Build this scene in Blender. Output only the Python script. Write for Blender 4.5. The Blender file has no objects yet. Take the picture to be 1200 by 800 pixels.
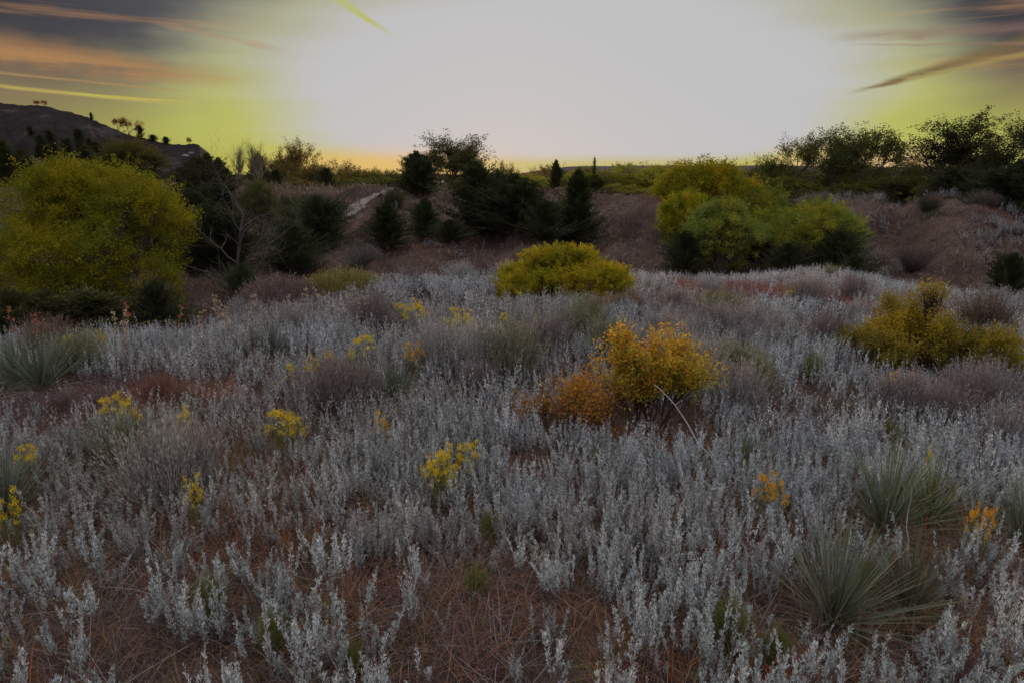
import bpy, math, random
import numpy as np
rng = np.random.default_rng(11)
random.seed(5)
R = math.radians
sc = bpy.context.scene
COL = sc.collection

# ------------------------------------------------------------------ camera
EYE = 1.65
PIT = R(14.2)
CP, SP = math.cos(PIT), math.sin(PIT)
F = 800.0
cam_d = bpy.data.cameras.new('camera')
cam_d.sensor_width = 36.0
cam_d.lens = 24.0
cam_d.clip_start = 0.05
cam_d.clip_end = 20000
cam = bpy.data.objects.new('camera', cam_d)
COL.objects.link(cam)
cam.location = (0, 0, EYE)
cam.rotation_euler = (math.pi / 2 - PIT, 0, 0)
sc.camera = cam

def ray(px, py):
    u = (px - 600) / F
    v = (400 - py) / F
    return u, CP + v * SP, -SP + v * CP

def slope(py):
    a = ray(600, py)
    return a[2] / a[1]

# ------------------------------------------------------------------ noise
_T = np.random.default_rng(77).random((256, 256))
def vnoise(x, y):
    x = np.asarray(x, float); y = np.asarray(y, float)
    xi = np.floor(x).astype(int); yi = np.floor(y).astype(int)
    fx = x - xi; fy = y - yi
    fx = fx * fx * (3 - 2 * fx); fy = fy * fy * (3 - 2 * fy)
    a = _T[xi & 255, yi & 255]; b = _T[(xi + 1) & 255, yi & 255]
    c = _T[xi & 255, (yi + 1) & 255]; d = _T[(xi + 1) & 255, (yi + 1) & 255]
    return (a * (1 - fx) + b * fx) * (1 - fy) + (c * (1 - fx) + d * fx) * fy
def fbm(x, y, o=4):
    s = 0; a = .5; f = 1
    for i in range(o):
        s = s + a * vnoise(np.asarray(x) * f + 17.3 * i, np.asarray(y) * f + 9.1 * i); a *= .5; f *= 2.03
    return s / (1 - .5 ** o)

# ------------------------------------------------------------------ terrain
# columns: px, edge Y, edge z, gully Y, gully z, crest Y, crest py
PROF = [(-400, 6.2, -.20, 16, -3.4, 50, 222),
        (0,    6.8, -.20, 18, -3.2, 50, 222),
        (200,  7.0, -.20, 19, -3.2, 56, 211),
        (300,  8.6, -.22, 19, -3.2, 52, 214),
        (430, 11.3, -.28, 20, -3.0, 48, 222),
        (600, 12.3, -.38, 21, -2.9, 46, 223),
        (760, 12.5, -.40, 21, -2.9, 42, 232),
        (900, 14.0, -.62, 21, -3.0, 36, 236),
        (1000, 14.5, -.66, 20, -2.8, 32, 237),
        (1100, 12.5, -.68, 19, -2.6, 31, 239),
        (1200, 11.5, -.66, 18, -2.5, 30, 260),
        (1600, 11.0, -.64, 18, -2.5, 30, 262)]
_ly = np.linspace(math.log(1.0), math.log(5000), 420)
_Y = np.exp(_ly)
_cols = []
_tc = []
for (px, E, ze, G, zg, C, pc) in PROF:
    zc = EYE + C * slope(pc)
    ys = [0, E * .5, E, E + 2.2, (E + G) / 2 + 1.2, G, G + (C - G) * .5, G + (C - G) * .8, C, C + 8, 95, 200, 400, 1500, 5000]
    zs = [0, ze * .42, ze, ze - .75, (ze + zg) / 2 - .4, zg, zg + (zc - zg) * .36, zg + (zc - zg) * .76, zc, zc - .35, -3.8, -6.5, -13, -33, -58]
    z = np.interp(_Y, ys, zs)
    k = np.exp(-.5 * (np.arange(-6, 7) / 2.2) ** 2); k /= k.sum()
    z = np.convolve(np.pad(z, 6, mode='edge'), k, mode='valid')
    _cols.append(z); _tc.append((px - 600) / F / 1.0)
_cols = np.array(_cols); _tc = np.array(_tc)
_tg = np.linspace(-1.3, 1.3, 261)
_tab = np.array([np.interp(_tg, _tc, _cols[:, i]) for i in range(len(_Y))]).T
kk = np.exp(-.5 * (np.arange(-8, 9) / 3.2) ** 2); kk /= kk.sum()
_tab = np.array([np.convolve(np.pad(_tab[:, i], 8, mode='edge'), kk, mode='valid') for i in range(_tab.shape[1])]).T
def edgeY(t):
    return np.interp(t, _tc, [p[1] for p in PROF])
def H(X, Y):
    X = np.asarray(X, float); Y = np.asarray(Y, float)
    Yc = np.clip(Y, 1.0, 4900)
    t = np.clip(X / np.maximum(Y, 4.0), -1.29, 1.29)
    a = (t + 1.3) / 2.6 * 260; b = (np.log(Yc) - _ly[0]) / (_ly[1] - _ly[0])
    ai = np.clip(a.astype(int), 0, 259); bi = np.clip(b.astype(int), 0, len(_ly) - 2)
    fa = a - ai; fb = b - bi
    z = (_tab[ai, bi] * (1 - fa) + _tab[ai + 1, bi] * fa) * (1 - fb) + (_tab[ai, bi + 1] * (1 - fa) + _tab[ai + 1, bi + 1] * fa) * fb
    z = z - np.interp(Y, [18, 26, 44, 60], [0, 1, 1, 0]) * np.clip(np.abs(fbm(X * .22 + 50, Y * .12 + 9, 4) - .5) * 5, 0, 1) * .9 + np.interp(Y, [18, 26, 44, 60], [0, 1, 1, 0]) * .35
    amp = np.interp(Y, [0, 10, 15, 22, 60, 300], [.05, .08, .3, 1.1, 1.15, 1.5])
    z = z + (fbm(X * .35 + 3, Y * .35, 4) - .5) * amp * 1.0 + (fbm(X * 2.1, Y * 2.1 + 5, 2) - .5) * .06
    far = np.clip((Y - 60) / 200, 0, 1)
    return z * 1.0 + far * (fbm(X * .01, Y * .01, 3) - .5) * 2
def hz(x, y):
    return float(H(np.array([x]), np.array([y]))[0])
def at(px, py, Y):
    a = ray(px, py); s = Y / a[1]
    return s * a[0], Y, EYE + s * a[2]
def gp(px, py, off=0.0, y1=120.0):
    """where the line of sight first meets the ground (plus off)"""
    a = ray(px, py)
    Ys = np.concatenate([np.linspace(1.2, 20, 1200), np.linspace(20, y1, 1200)])
    Xs = Ys * a[0] / a[1]; Zs = EYE + Ys * a[2] / a[1]
    g = H(Xs, Ys) + off
    w = np.nonzero(Zs <= g)[0]
    i = w[0] if len(w) else len(Ys) - 1
    return float(Xs[i]), float(Ys[i])

# ------------------------------------------------------------------ object helpers
def tag(o, label=None, cat=None, group=None, kind=None):
    if label: o['label'] = label
    if cat: o['category'] = cat
    if group: o['group'] = group
    if kind: o['kind'] = kind
    return o
def empty(name, loc, rz=0, sc_=(1, 1, 1)):
    o = bpy.data.objects.new(name, None); COL.objects.link(o)
    o.location = loc; o.rotation_euler = (0, 0, rz); o.scale = sc_
    o.empty_display_size = .2
    return o
def put(name, me, parent=None, color=None):
    o = bpy.data.objects.new(name, me); COL.objects.link(o)
    if parent: o.parent = parent
    if color is not None: o.color = (*color, 1)
    return o

class Q:
    """a bag of quads with a tint each; becomes one mesh"""
    def __init__(s): s.v = []; s.c = []; s.m = []
    def add(s, v, c, m=0):
        v = np.asarray(v, np.float32)
        if len(v) == 0: return
        c = np.broadcast_to(np.asarray(c, np.float32), (len(v), 3))
        s.v.append(v); s.c.append(c); s.m.append(np.full(len(v), m, np.int32))
    def arr(s):
        return np.concatenate(s.v), np.concatenate(s.c), np.concatenate(s.m)
    def mesh(s, name, mats):
        v, c, m = s.arr()
        n = len(v)
        me = bpy.data.meshes.new(name)
        me.vertices.add(n * 4); me.loops.add(n * 4); me.polygons.add(n)
        me.vertices.foreach_set('co', v.reshape(-1))
        me.loops.foreach_set('vertex_index', np.arange(n * 4, dtype=np.int32))
        me.polygons.foreach_set('loop_start', np.arange(0, n * 4, 4, dtype=np.int32))
        me.polygons.foreach_set('material_index', m)
        a = me.attributes.new('tint', 'FLOAT_COLOR', 'POINT')
        cc = np.ones((n, 4, 4), np.float32); cc[:, :, :3] = c[:, None, :]
        a.data.foreach_set('color', cc.reshape(-1))
        for k in mats: me.materials.append(k)
        me.update(); me.validate()
        return me

def unit(v):
    return v / np.maximum(np.linalg.norm(v, axis=-1, keepdims=True), 1e-9)
def rdir(n, r=None):
    r = r or rng
    return unit(r.normal(size=(n, 3)))
def leaves(c, d, L, W, r=None):
    r = r or rng
    n = len(c)
    L = np.broadcast_to(L, (n,))[:, None]; W = np.broadcast_to(W, (n,))[:, None]
    s = unit(np.cross(d, rdir(n, r)))
    nn = np.cross(d, s)
    m = c + d * L * .45 + nn * L * .06
    return np.stack([c, m + s * W * .5, c + d * L, m - s * W * .5], 1)
def strips(b, d, L, bend, W0, W1, n, side=None, r=None):
    """n quads for each strip: b + d L t + bend L t^2"""
    r = r or rng
    N = len(b)
    L = np.broadcast_to(L, (N,))[:, None]; W0 = np.broadcast_to(W0, (N,))[:, None]; W1 = np.broadcast_to(W1, (N,))[:, None]
    if side is None:
        side = unit(np.cross(d, rdir(N, r)))
    out = []
    prev = None
    for i in range(n + 1):
        t = i / n
        p = b + d * L * t + bend * L * t * t
        w = (W0 * (1 - t) + W1 * t) * .5
        cur = (p - side * w, p + side * w)
        if prev is not None:
            out.append(np.stack([prev[0], prev[1], cur[1], cur[0]], 1))
        prev = cur
    return np.concatenate(out)
def tubes(segs, k=5):
    if len(segs) == 0: return np.zeros((0, 4, 3))
    P = np.array([s[0] for s in segs], float); P2 = np.array([s[1] for s in segs], float)
    r1 = np.array([s[2] for s in segs])[:, None]; r2 = np.array([s[3] for s in segs])[:, None]
    d = unit(P2 - P)
    up = np.where(np.abs(d[:, 2:3]) > .9, np.array([[1., 0, 0]]), np.array([[0, 0, 1.]]))
    a = unit(np.cross(d, up)); b = np.cross(d, a)
    out = []
    P2 = P2 + d * r2 * .3
    for i in range(k):
        q0 = 2 * math.pi * i / k; q1 = 2 * math.pi * (i + 1) / k
        e0 = a * math.cos(q0) + b * math.sin(q0); e1 = a * math.cos(q1) + b * math.sin(q1)
        out.append(np.stack([P + e0 * r1, P + e1 * r1, P2 + e1 * r2, P2 + e0 * r2], 1))
    return np.concatenate(out)
def tnt(n, lo, hi, hue=.06, r=None):
    r = r or rng
    return r.uniform(lo, hi, (n, 1)) * (1 + r.normal(0, hue, (n, 3)))

# ------------------------------------------------------------------ materials
def newmat(name):
    m = bpy.data.materials.new(name); m.use_nodes = True
    nt = m.node_tree; nt.nodes.clear()
    return m, nt
def N(nt, typ, **kw):
    n = nt.nodes.new(typ)
    for k, v in kw.items():
        if k.startswith('i_'):
            n.inputs[k[2:].replace('_', ' ')].default_value = v
        else:
            setattr(n, k, v)
    return n
def leafmat(name, trans, rough=.75, spec=.15, objcol=True):
    m, nt = newmat(name); L = nt.links
    at_ = N(nt, 'ShaderNodeAttribute', attribute_name='tint')
    oi = N(nt, 'ShaderNodeObjectInfo')
    mx = N(nt, 'ShaderNodeVectorMath', operation='MULTIPLY')
    L.new(at_.outputs['Color'], mx.inputs[0])
    if objcol: L.new(oi.outputs['Color'], mx.inputs[1])
    else: mx.inputs[1].default_value = (1, 1, 1)
    if spec > .15:
        p = N(nt, 'ShaderNodeBsdfPrincipled'); p.inputs['Roughness'].default_value = rough
        p.inputs['Specular IOR Level'].default_value = spec
        L.new(mx.outputs[0], p.inputs['Base Color'])
    else:
        p = N(nt, 'ShaderNodeBsdfDiffuse'); L.new(mx.outputs[0], p.inputs['Color'])
    o = N(nt, 'ShaderNodeOutputMaterial')
    if trans > 0:
        t = N(nt, 'ShaderNodeBsdfTranslucent')
        L.new(mx.outputs[0], t.inputs['Color'])
        ms = N(nt, 'ShaderNodeMixShader'); ms.inputs[0].default_value = trans
        L.new(p.outputs[0], ms.inputs[1]); L.new(t.outputs[0], ms.inputs[2]); L.new(ms.outputs[0], o.inputs[0])
    else:
        L.new(p.outputs[0], o.inputs[0])
    return m
M_leaf = leafmat('deciduous_leaf', .42)
M_needle = leafmat('juniper_needle', .28, .8, .1)
M_sage = leafmat('sage_leaf', .20, .7, .1)
M_bark = leafmat('bark', 0, .9, .1)
M_blade = leafmat('grass_blade', .35, .6, .2)
M_petal = leafmat('petal', .3, .7, .1)

def ground_mat():
    m, nt = newmat('soil'); L = nt.links
    tc = N(nt, 'ShaderNodeTexCoord')
    n1 = N(nt, 'ShaderNodeTexNoise'); n1.inputs['Scale'].default_value = .35; n1.inputs['Detail'].default_value = 8; n1.inputs['Roughness'].default_value = .6
    n2 = N(nt, 'ShaderNodeTexNoise'); n2.inputs['Scale'].default_value = 6; n2.inputs['Detail'].default_value = 8; n2.inputs['Roughness'].default_value = .7
    for n in (n1, n2): L.new(tc.outputs['Object'], n.inputs['Vector'])
    r1 = N(nt, 'ShaderNodeValToRGB')
    e = r1.color_ramp.elements
    e[0].position = .3; e[0].color = (.04, .028, .023, 1); e[1].position = .7; e[1].color = (.13, .094, .077, 1)
    e2 = r1.color_ramp.elements.new(.5); e2.color = (.095, .062, .048, 1)
    L.new(n1.outputs['Fac'], r1.inputs[0])
    r2 = N(nt, 'ShaderNodeValToRGB'); e = r2.color_ramp.elements
    e[0].position = .35; e[0].color = (.45, .45, .45, 1); e[1].position = .7; e[1].color = (1.25, 1.2, 1.2, 1)
    L.new(n2.outputs['Fac'], r2.inputs[0])
    mx = N(nt, 'ShaderNodeVectorMath', operation='MULTIPLY')
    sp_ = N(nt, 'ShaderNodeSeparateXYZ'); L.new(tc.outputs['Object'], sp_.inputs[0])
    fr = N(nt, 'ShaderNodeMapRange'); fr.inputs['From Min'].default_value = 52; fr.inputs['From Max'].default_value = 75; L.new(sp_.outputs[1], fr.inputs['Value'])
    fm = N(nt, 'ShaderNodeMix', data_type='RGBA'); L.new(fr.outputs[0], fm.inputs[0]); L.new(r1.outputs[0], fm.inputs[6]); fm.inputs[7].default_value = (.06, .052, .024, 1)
    L.new(fm.outputs[2], mx.inputs[0]); L.new(r2.outputs[0], mx.inputs[1])
    p = N(nt, 'ShaderNodeBsdfDiffuse')
    L.new(mx.outputs[0], p.inputs['Color'])
    b = N(nt, 'ShaderNodeBump'); b.inputs['Strength'].default_value = .6; b.inputs['Distance'].default_value = .08
    L.new(n2.outputs['Fac'], b.inputs['Height']); L.new(b.outputs[0], p.inputs['Normal'])
    o = N(nt, 'ShaderNodeOutputMaterial'); L.new(p.outputs[0], o.inputs[0])
    return m
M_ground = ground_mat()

def hill_mat():
    m, nt = newmat('hill_soil'); L = nt.links
    tc = N(nt, 'ShaderNodeTexCoord')
    n1 = N(nt, 'ShaderNodeTexNoise'); n1.inputs['Scale'].default_value = .07; n1.inputs['Detail'].default_value = 9; n1.inputs['Roughness'].default_value = .62
    n2 = N(nt, 'ShaderNodeTexNoise'); n2.inputs['Scale'].default_value = .6; n2.inputs['Detail'].default_value = 8; n2.inputs['Roughness'].default_value = .7
    for n in (n1, n2): L.new(tc.outputs['Object'], n.inputs['Vector'])
    r1 = N(nt, 'ShaderNodeValToRGB'); e = r1.color_ramp.elements
    e[0].position = .38; e[0].color = (.008, .0055, .005, 1); e[1].position = .58; e[1].color = (.022, .014, .012, 1)
    x = e.new(.68); x.color = (.075, .06, .056, 1)
    L.new(n1.outputs['Fac'], r1.inputs[0])
    r2 = N(nt, 'ShaderNodeValToRGB'); e = r2.color_ramp.elements
    e[0].position = .38; e[0].color = (.45, .45, .45, 1); e[1].position = .66; e[1].color = (1.3, 1.3, 1.3, 1)
    L.new(n2.outputs['Fac'], r2.inputs[0])
    mx = N(nt, 'ShaderNodeVectorMath', operation='MULTIPLY')
    L.new(r1.outputs[0], mx.inputs[0]); L.new(r2.outputs[0], mx.inputs[1])
    p = N(nt, 'ShaderNodeBsdfPrincipled'); p.inputs['Roughness'].default_value = .95; p.inputs['Specular IOR Level'].default_value = .1
    L.new(mx.outputs[0], p.inputs['Base Color'])
    b = N(nt, 'ShaderNodeBump'); b.inputs['Strength'].default_value = .7; b.inputs['Distance'].default_value = .6
    L.new(n2.outputs['Fac'], b.inputs['Height']); L.new(b.outputs[0], p.inputs['Normal'])
    o = N(nt, 'ShaderNodeOutputMaterial'); L.new(p.outputs[0], o.inputs[0])
    return m
M_hill = hill_mat()
def plain_mat(name, c1, c2, scale, rough=.9):
    m, nt = newmat(name); L = nt.links
    tc = N(nt, 'ShaderNodeTexCoord')
    n1 = N(nt, 'ShaderNodeTexNoise'); n1.inputs['Scale'].default_value = scale; n1.inputs['Detail'].default_value = 8
    L.new(tc.outputs['Object'], n1.inputs['Vector'])
    r1 = N(nt, 'ShaderNodeValToRGB'); e = r1.color_ramp.elements
    e[0].position = .35; e[0].color = (*c1, 1); e[1].position = .65; e[1].color = (*c2, 1)
    L.new(n1.outputs['Fac'], r1.inputs[0])
    p = N(nt, 'ShaderNodeBsdfPrincipled'); p.inputs['Roughness'].default_value = rough; p.inputs['Specular IOR Level'].default_value = .15
    L.new(r1.outputs[0], p.inputs['Base Color'])
    b = N(nt, 'ShaderNodeBump'); b.inputs['Strength'].default_value = .5; b.inputs['Distance'].default_value = .3 / scale * .1
    L.new(n1.outputs['Fac'], b.inputs['Height']); L.new(b.outputs[0], p.inputs['Normal'])
    o = N(nt, 'ShaderNodeOutputMaterial'); L.new(p.outputs[0], o.inputs[0])
    return m
M_mesa = plain_mat('mesa_soil', (.05, .035, .035), (.09, .065, .065), .02)
M_path = plain_mat('path_dust', (.13, .10, .09), (.22, .18, .16), 2.0)
M_rock = plain_mat('rock', (.07, .06, .06), (.17, .155, .15), 1.5)

def gridmesh(name, X, Y, Z, mat, smooth=True):
    n, m = X.shape
    me = bpy.data.meshes.new(name)
    v = np.stack([X, Y, Z], -1).reshape(-1, 3).astype(np.float32)
    i = np.arange(n * m).reshape(n, m)
    f = np.stack([i[:-1, :-1], i[:-1, 1:], i[1:, 1:], i[1:, :-1]], -1).reshape(-1, 4)
    me.vertices.add(len(v)); me.vertices.foreach_set('co', v.reshape(-1))
    me.loops.add(len(f) * 4); me.loops.foreach_set('vertex_index', f.reshape(-1).astype(np.int32))
    me.polygons.add(len(f)); me.polygons.foreach_set('loop_start', np.arange(0, len(f) * 4, 4, dtype=np.int32))
    me.polygons.foreach_set('use_smooth', np.full(len(f), smooth))
    me.materials.append(mat); me.update(); me.validate()
    return me

# ground sheet
yy = np.concatenate([np.linspace(-400, -14, 12), np.linspace(-12, 0, 13), np.linspace(.2, 26, 210), np.exp(np.linspace(math.log(26.3), math.log(7000), 200))])
ww = np.linspace(-1, 1, 380); ww = np.sign(ww) * (np.abs(ww) ** 1.2)
WW, YY = np.meshgrid(ww, yy)
XX = WW * (np.abs(YY) * 1.5 + 14)
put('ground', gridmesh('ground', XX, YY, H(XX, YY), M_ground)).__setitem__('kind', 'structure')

# hill at the left
hp = [(-420, 104), (-100, 116), (0, 121), (60, 126), (105, 139), (150, 158), (185, 166), (206, 169), (232, 170), (244, 179), (254, 196), (264, 212), (276, 232), (300, 262)]
pxs = np.linspace(-420, 300, 300)
crest = np.interp(pxs, [p[0] for p in hp], [p[1] for p in hp])
crest = crest + (vnoise(pxs * .13, 3) - .5) * 2.0 + (vnoise(pxs * .4, 8) - .5) * 1.2
s = np.concatenate([np.linspace(0, 1, 120), np.linspace(1.02, 1.9, 20)])
PX, S = np.meshgrid(pxs, s)
YH = 72 + np.minimum(S, 1) * 66 + np.maximum(S - 1, 0) * 60
CR = np.broadcast_to(crest, PX.shape)
vv = (400 - CR) / F
sl = (-SP + vv * CP) / (CP + vv * SP)
zc = EYE + 138 * sl
prof = np.clip(S, 0, 1)
prof = prof ** 1.15
bumps = (fbm(PX * .02 + 4, YH * .05, 5) - .5)
gul = np.abs(fbm(PX * .035 + S * .6, YH * .02 + 30, 4) - .5) * 2
z0 = -6.5
ZH = z0 + (zc - z0) * prof + (bumps * 5 + (gul - .3) * 3.0) * np.sin(np.clip(S, 0, 1) * math.pi) * np.clip((zc - z0) / 14, 0, 1) - np.maximum(S - 1, 0) * 30
XH = YH * ((PX - 600) / F) / (CP + vv * SP)
put('hill', gridmesh('hill', XH, YH, ZH, M_hill)).__setitem__('kind', 'structure')
def hill_z(px, Y):
    j = int(np.clip(np.searchsorted(pxs, px), 0, len(pxs) - 1))
    return float(np.interp(Y, YH[:120, j], ZH[:120, j])), float(np.interp(Y, YH[:120, j], XH[:120, j]))

# far mesa along the horizon
mx_ = np.linspace(-600, 3400, 260)
mpy = np.interp(mx_, [-600, 540, 600, 670, 900, 1040, 1300, 2400, 3400], [214, 213, 205, 195, 194.0, 196, 196.5, 195, 198])
mpy = mpy + (vnoise(mx_ * .02, 1) - .5) * 1.3 + (vnoise(mx_ * .09, 4) - .5) * .5
ss = np.array([0, .15, .35, .6, .85, 1, 1.4, 2.2])
PXm, Sm = np.meshgrid(mx_, ss)
Ym = 1500 + Sm * 260
zt = EYE + 1760 * (-SP + (400 - mpy) / F * CP) / (CP + (400 - mpy) / F * SP)
Zm = -45 + (zt + 45) * np.interp(Sm, [0, .35, .7, 1, 1.4, 2.2], [0, .3, .85, 1, 1.0, .2])
put('far_hills', gridmesh('far_hills', Ym * (PXm - 600) / F / 1.02, Ym, Zm, M_mesa)).__setitem__('kind', 'structure')

# footpath over the bank
pp = [gp(a, b) for a, b in [(404, 252), (415, 245), (428, 236), (438, 230), (452, 227), (474, 225)]]
pp = np.array(pp)
tt = np.linspace(0, len(pp) - 1, 60)
cx = np.interp(tt, range(len(pp)), pp[:, 0]); cy = np.interp(tt, range(len(pp)), pp[:, 1])
dx = np.gradient(cx); dy = np.gradient(cy); ln = np.hypot(dx, dy); nx, ny = -dy / ln, dx / ln
lat = np.linspace(-1, 1, 5)
wv = .22 + .16 * vnoise(tt * 2.1, 2)
PXp = cx[:, None] + nx[:, None] * wv[:, None] * lat; PYp = cy[:, None] + ny[:, None] * wv[:, None] * lat
put('path', gridmesh('path', PXp, PYp, H(PXp, PYp) + .035, M_path)).__setitem__('kind', 'structure')

# ------------------------------------------------------------------ growth of branches
def rot_off(d, ang, r):
    a = r.normal(size=3); a -= d * a.dot(d); a /= np.linalg.norm(a) + 1e-9
    return d * math.cos(ang) + a * math.sin(ang)
def grow(out, tips, p, d, L, rad, lvl, P, r):
    n = P['seg'][lvl]
    step = L / n
    for i in range(n):
        d = d + r.normal(size=3) * P['wander'] + np.array([0, 0, P['trop']])
        d /= np.linalg.norm(d)
        q = p + d * step
        ra = rad * (1 - (1 - P['taper']) * i / n); rb = rad * (1 - (1 - P['taper']) * (i + 1) / n)
        out.append((p, q, ra, rb))
        if lvl < P['levels'] and i >= P['start'][lvl]:
            for c in range(P['kids'][lvl]):
                if r.random() < P.get('keep', 1):
                    dd = rot_off(d, P['ang'] * r.uniform(.7, 1.3), r)
                    grow(out, tips, q, dd, L * P['ratio'] * r.uniform(.7, 1.2), rb * .68, lvl + 1, P, r)
        if lvl >= P['leaf']:
            tips.append((q, d))
        p = q

def norm_parts(parts, zp=99.9):
    """scale point arrays so that the whole is 1 high and 1 wide around its base"""
    allp = np.concatenate([a.reshape(-1, 3) for a in parts])
    zmax = np.percentile(allp[:, 2], zp)
    w = max(np.percentile(allp[:, 0], 99.5) - np.percentile(allp[:, 0], .5), np.percentile(allp[:, 1], 99.5) - np.percentile(allp[:, 1], .5))
    cx_ = 0
    s = np.array([1 / w, 1 / w, 1 / zmax])
    return [(a - np.array([cx_, 0, 0])) * s for a in parts]

def proto(name, wood, leaf, ct, mat_leaf, k=5, woodtint=1.0, norm=True, zp=99.8):
    tw = tubes(wood, k)
    if norm: tw, leaf = norm_parts([tw, leaf], zp)
    q = Q(); q.add(tw, tnt(len(tw), .75 * woodtint, 1.2 * woodtint, .04)); mw = q.mesh(name + '_wood', [M_bark])
    ml = None
    if len(leaf):
        q = Q(); q.add(leaf, ct); ml = q.mesh(name + '_leaf', [mat_leaf])
    return mw, ml

def lacy(seed, kids=(2, 2, 2), nleaf=16, clr=.15, leaf=.12, wander=.15, H0=6.0, ang=.70, trunkL=None, keep=.95, levels=3, trop=.07):
    r = np.random.default_rng(seed)
    wood, tips = [], []
    P = dict(seg=[4, 4, 4, 3], levels=levels, start=[2, 1, 1, 0], kids=list(kids) + [0], ang=ang, ratio=.70, taper=.5, wander=wander, trop=trop, leaf=levels, keep=keep)
    for b in range(2):
        grow(wood, tips, np.array([r.normal(0, .1), r.normal(0, .1), 0.]), unit(np.array([r.normal(0, .25), r.normal(0, .25), 1.0])), H0 * .55, .16, 0, P, r)
    t = np.array([a[0] for a in tips]); td = np.array([a[1] for a in tips])
    i = np.repeat(np.arange(len(t)), nleaf)
    c = t[i] + r.normal(0, clr, (len(i), 3)) * np.array([1, 1, .8])
    d = unit(rdir(len(i), r) + td[i] * .5)
    lf = leaves(c, d, r.uniform(leaf * .7, leaf * 1.4, len(i)), leaf * .75, r)
    tips_t = r.uniform(.75, 1.25, len(t))[i][:, None]
    return wood, lf, tips_t * tnt(len(i), .8, 1.2, .08, r)

def lobed(seed, lobes, ncl, nleaf, clr, leaf, trunk=(0, 0, 0), tr=.12, stems=3, shoots=.12, wood_r=.02, lowcut=0.05, fill=.45, W=.55):
    """crown built of leaf clusters over several lobes, each cluster carried by a twig"""
    r = np.random.default_rng(seed)
    lo = np.array(lobes, float)
    w = (lo[:, 3] * lo[:, 5]); w /= w.sum()
    k = r.choice(len(lo), ncl, p=w)
    dd = rdir(ncl, r); dd[:, 2] = np.where(dd[:, 2] < -.2, -dd[:, 2] * r.choice([1, -1], ncl, p=[.6, .4]), dd[:, 2])
    rad = r.uniform(fill, 1.0, ncl) ** .6
    rad = rad * (1 + .13 * np.sin(dd[:, 0] * 7 + k) * np.cos(dd[:, 2] * 6 + k * 2))
    c = lo[k, :3] + dd * lo[k, 3:6] * rad[:, None]
    ok = c[:, 2] > lowcut
    c, k, dd = c[ok], k[ok], dd[ok]
    wood = []
    tr0 = np.array(trunk, float)
    # stems from the base to the lobe centres
    for j, L in enumerate(lo):
        ctr = L[:3].copy(); ctr[2] -= L[5] * .2
        b = tr0 + np.array([r.normal(0, .03), r.normal(0, .03), 0]) * L[3]
        mid = b * .55 + ctr * .45 + np.array([r.normal(0, .06), r.normal(0, .06), .1]) * L[5]
        pts = [b, b * .3 + mid * .7 + r.normal(0, .02, 3), mid, ctr * .6 + mid * .4 + r.normal(0, .02, 3), ctr]
        rr = [tr * 1.0, tr * .8, tr * .6, tr * .45, tr * .3]
        for a in range(4): wood.append((pts[a], pts[a + 1], rr[a], rr[a + 1]))
    sel = r.choice(len(c), min(len(c), 260), replace=False)
    for j in sel:
        L = lo[k[j]]; a = L[:3] - np.array([0, 0, L[5] * .2]); a = a + (c[j] - a) * r.uniform(0, .3)
        m = (a + c[j]) / 2 + r.normal(0, .05, 3) * L[3] + np.array([0, 0, -.05 * L[5]])
        wood.append((a, m, wood_r * 1.3, wood_r)); wood.append((m, c[j], wood_r, wood_r * .3))
    i = np.repeat(np.arange(len(c)), nleaf)
    sp = r.normal(0, clr, (len(i), 3))
    sp[:, 2] *= .75
    sh = r.random(len(c)) < shoots
    # some clusters throw a shoot outwards
    along = r.uniform(0, 1, len(i)) * clr * 4.0 * sh[i]
    od = unit(dd + np.array([0, 0, .7]))
    cc = c[i] + np.where(sh[i][:, None], sp * .45, sp) + od[i] * along[:, None]
    dl = unit(rdir(len(i), r) + dd[i] * .5 + np.array([0, 0, .2]))
    lf = leaves(cc, dl, r.uniform(leaf * .65, leaf * 1.35, len(i)), leaf * W, r)
    tint = r.uniform(.72, 1.28, len(c))[i][:, None] * tnt(len(i), .8, 1.2, .07, r)
    keep = cc[:, 2] > 0
    return wood, lf[keep], tint[keep], cc[keep]

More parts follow.
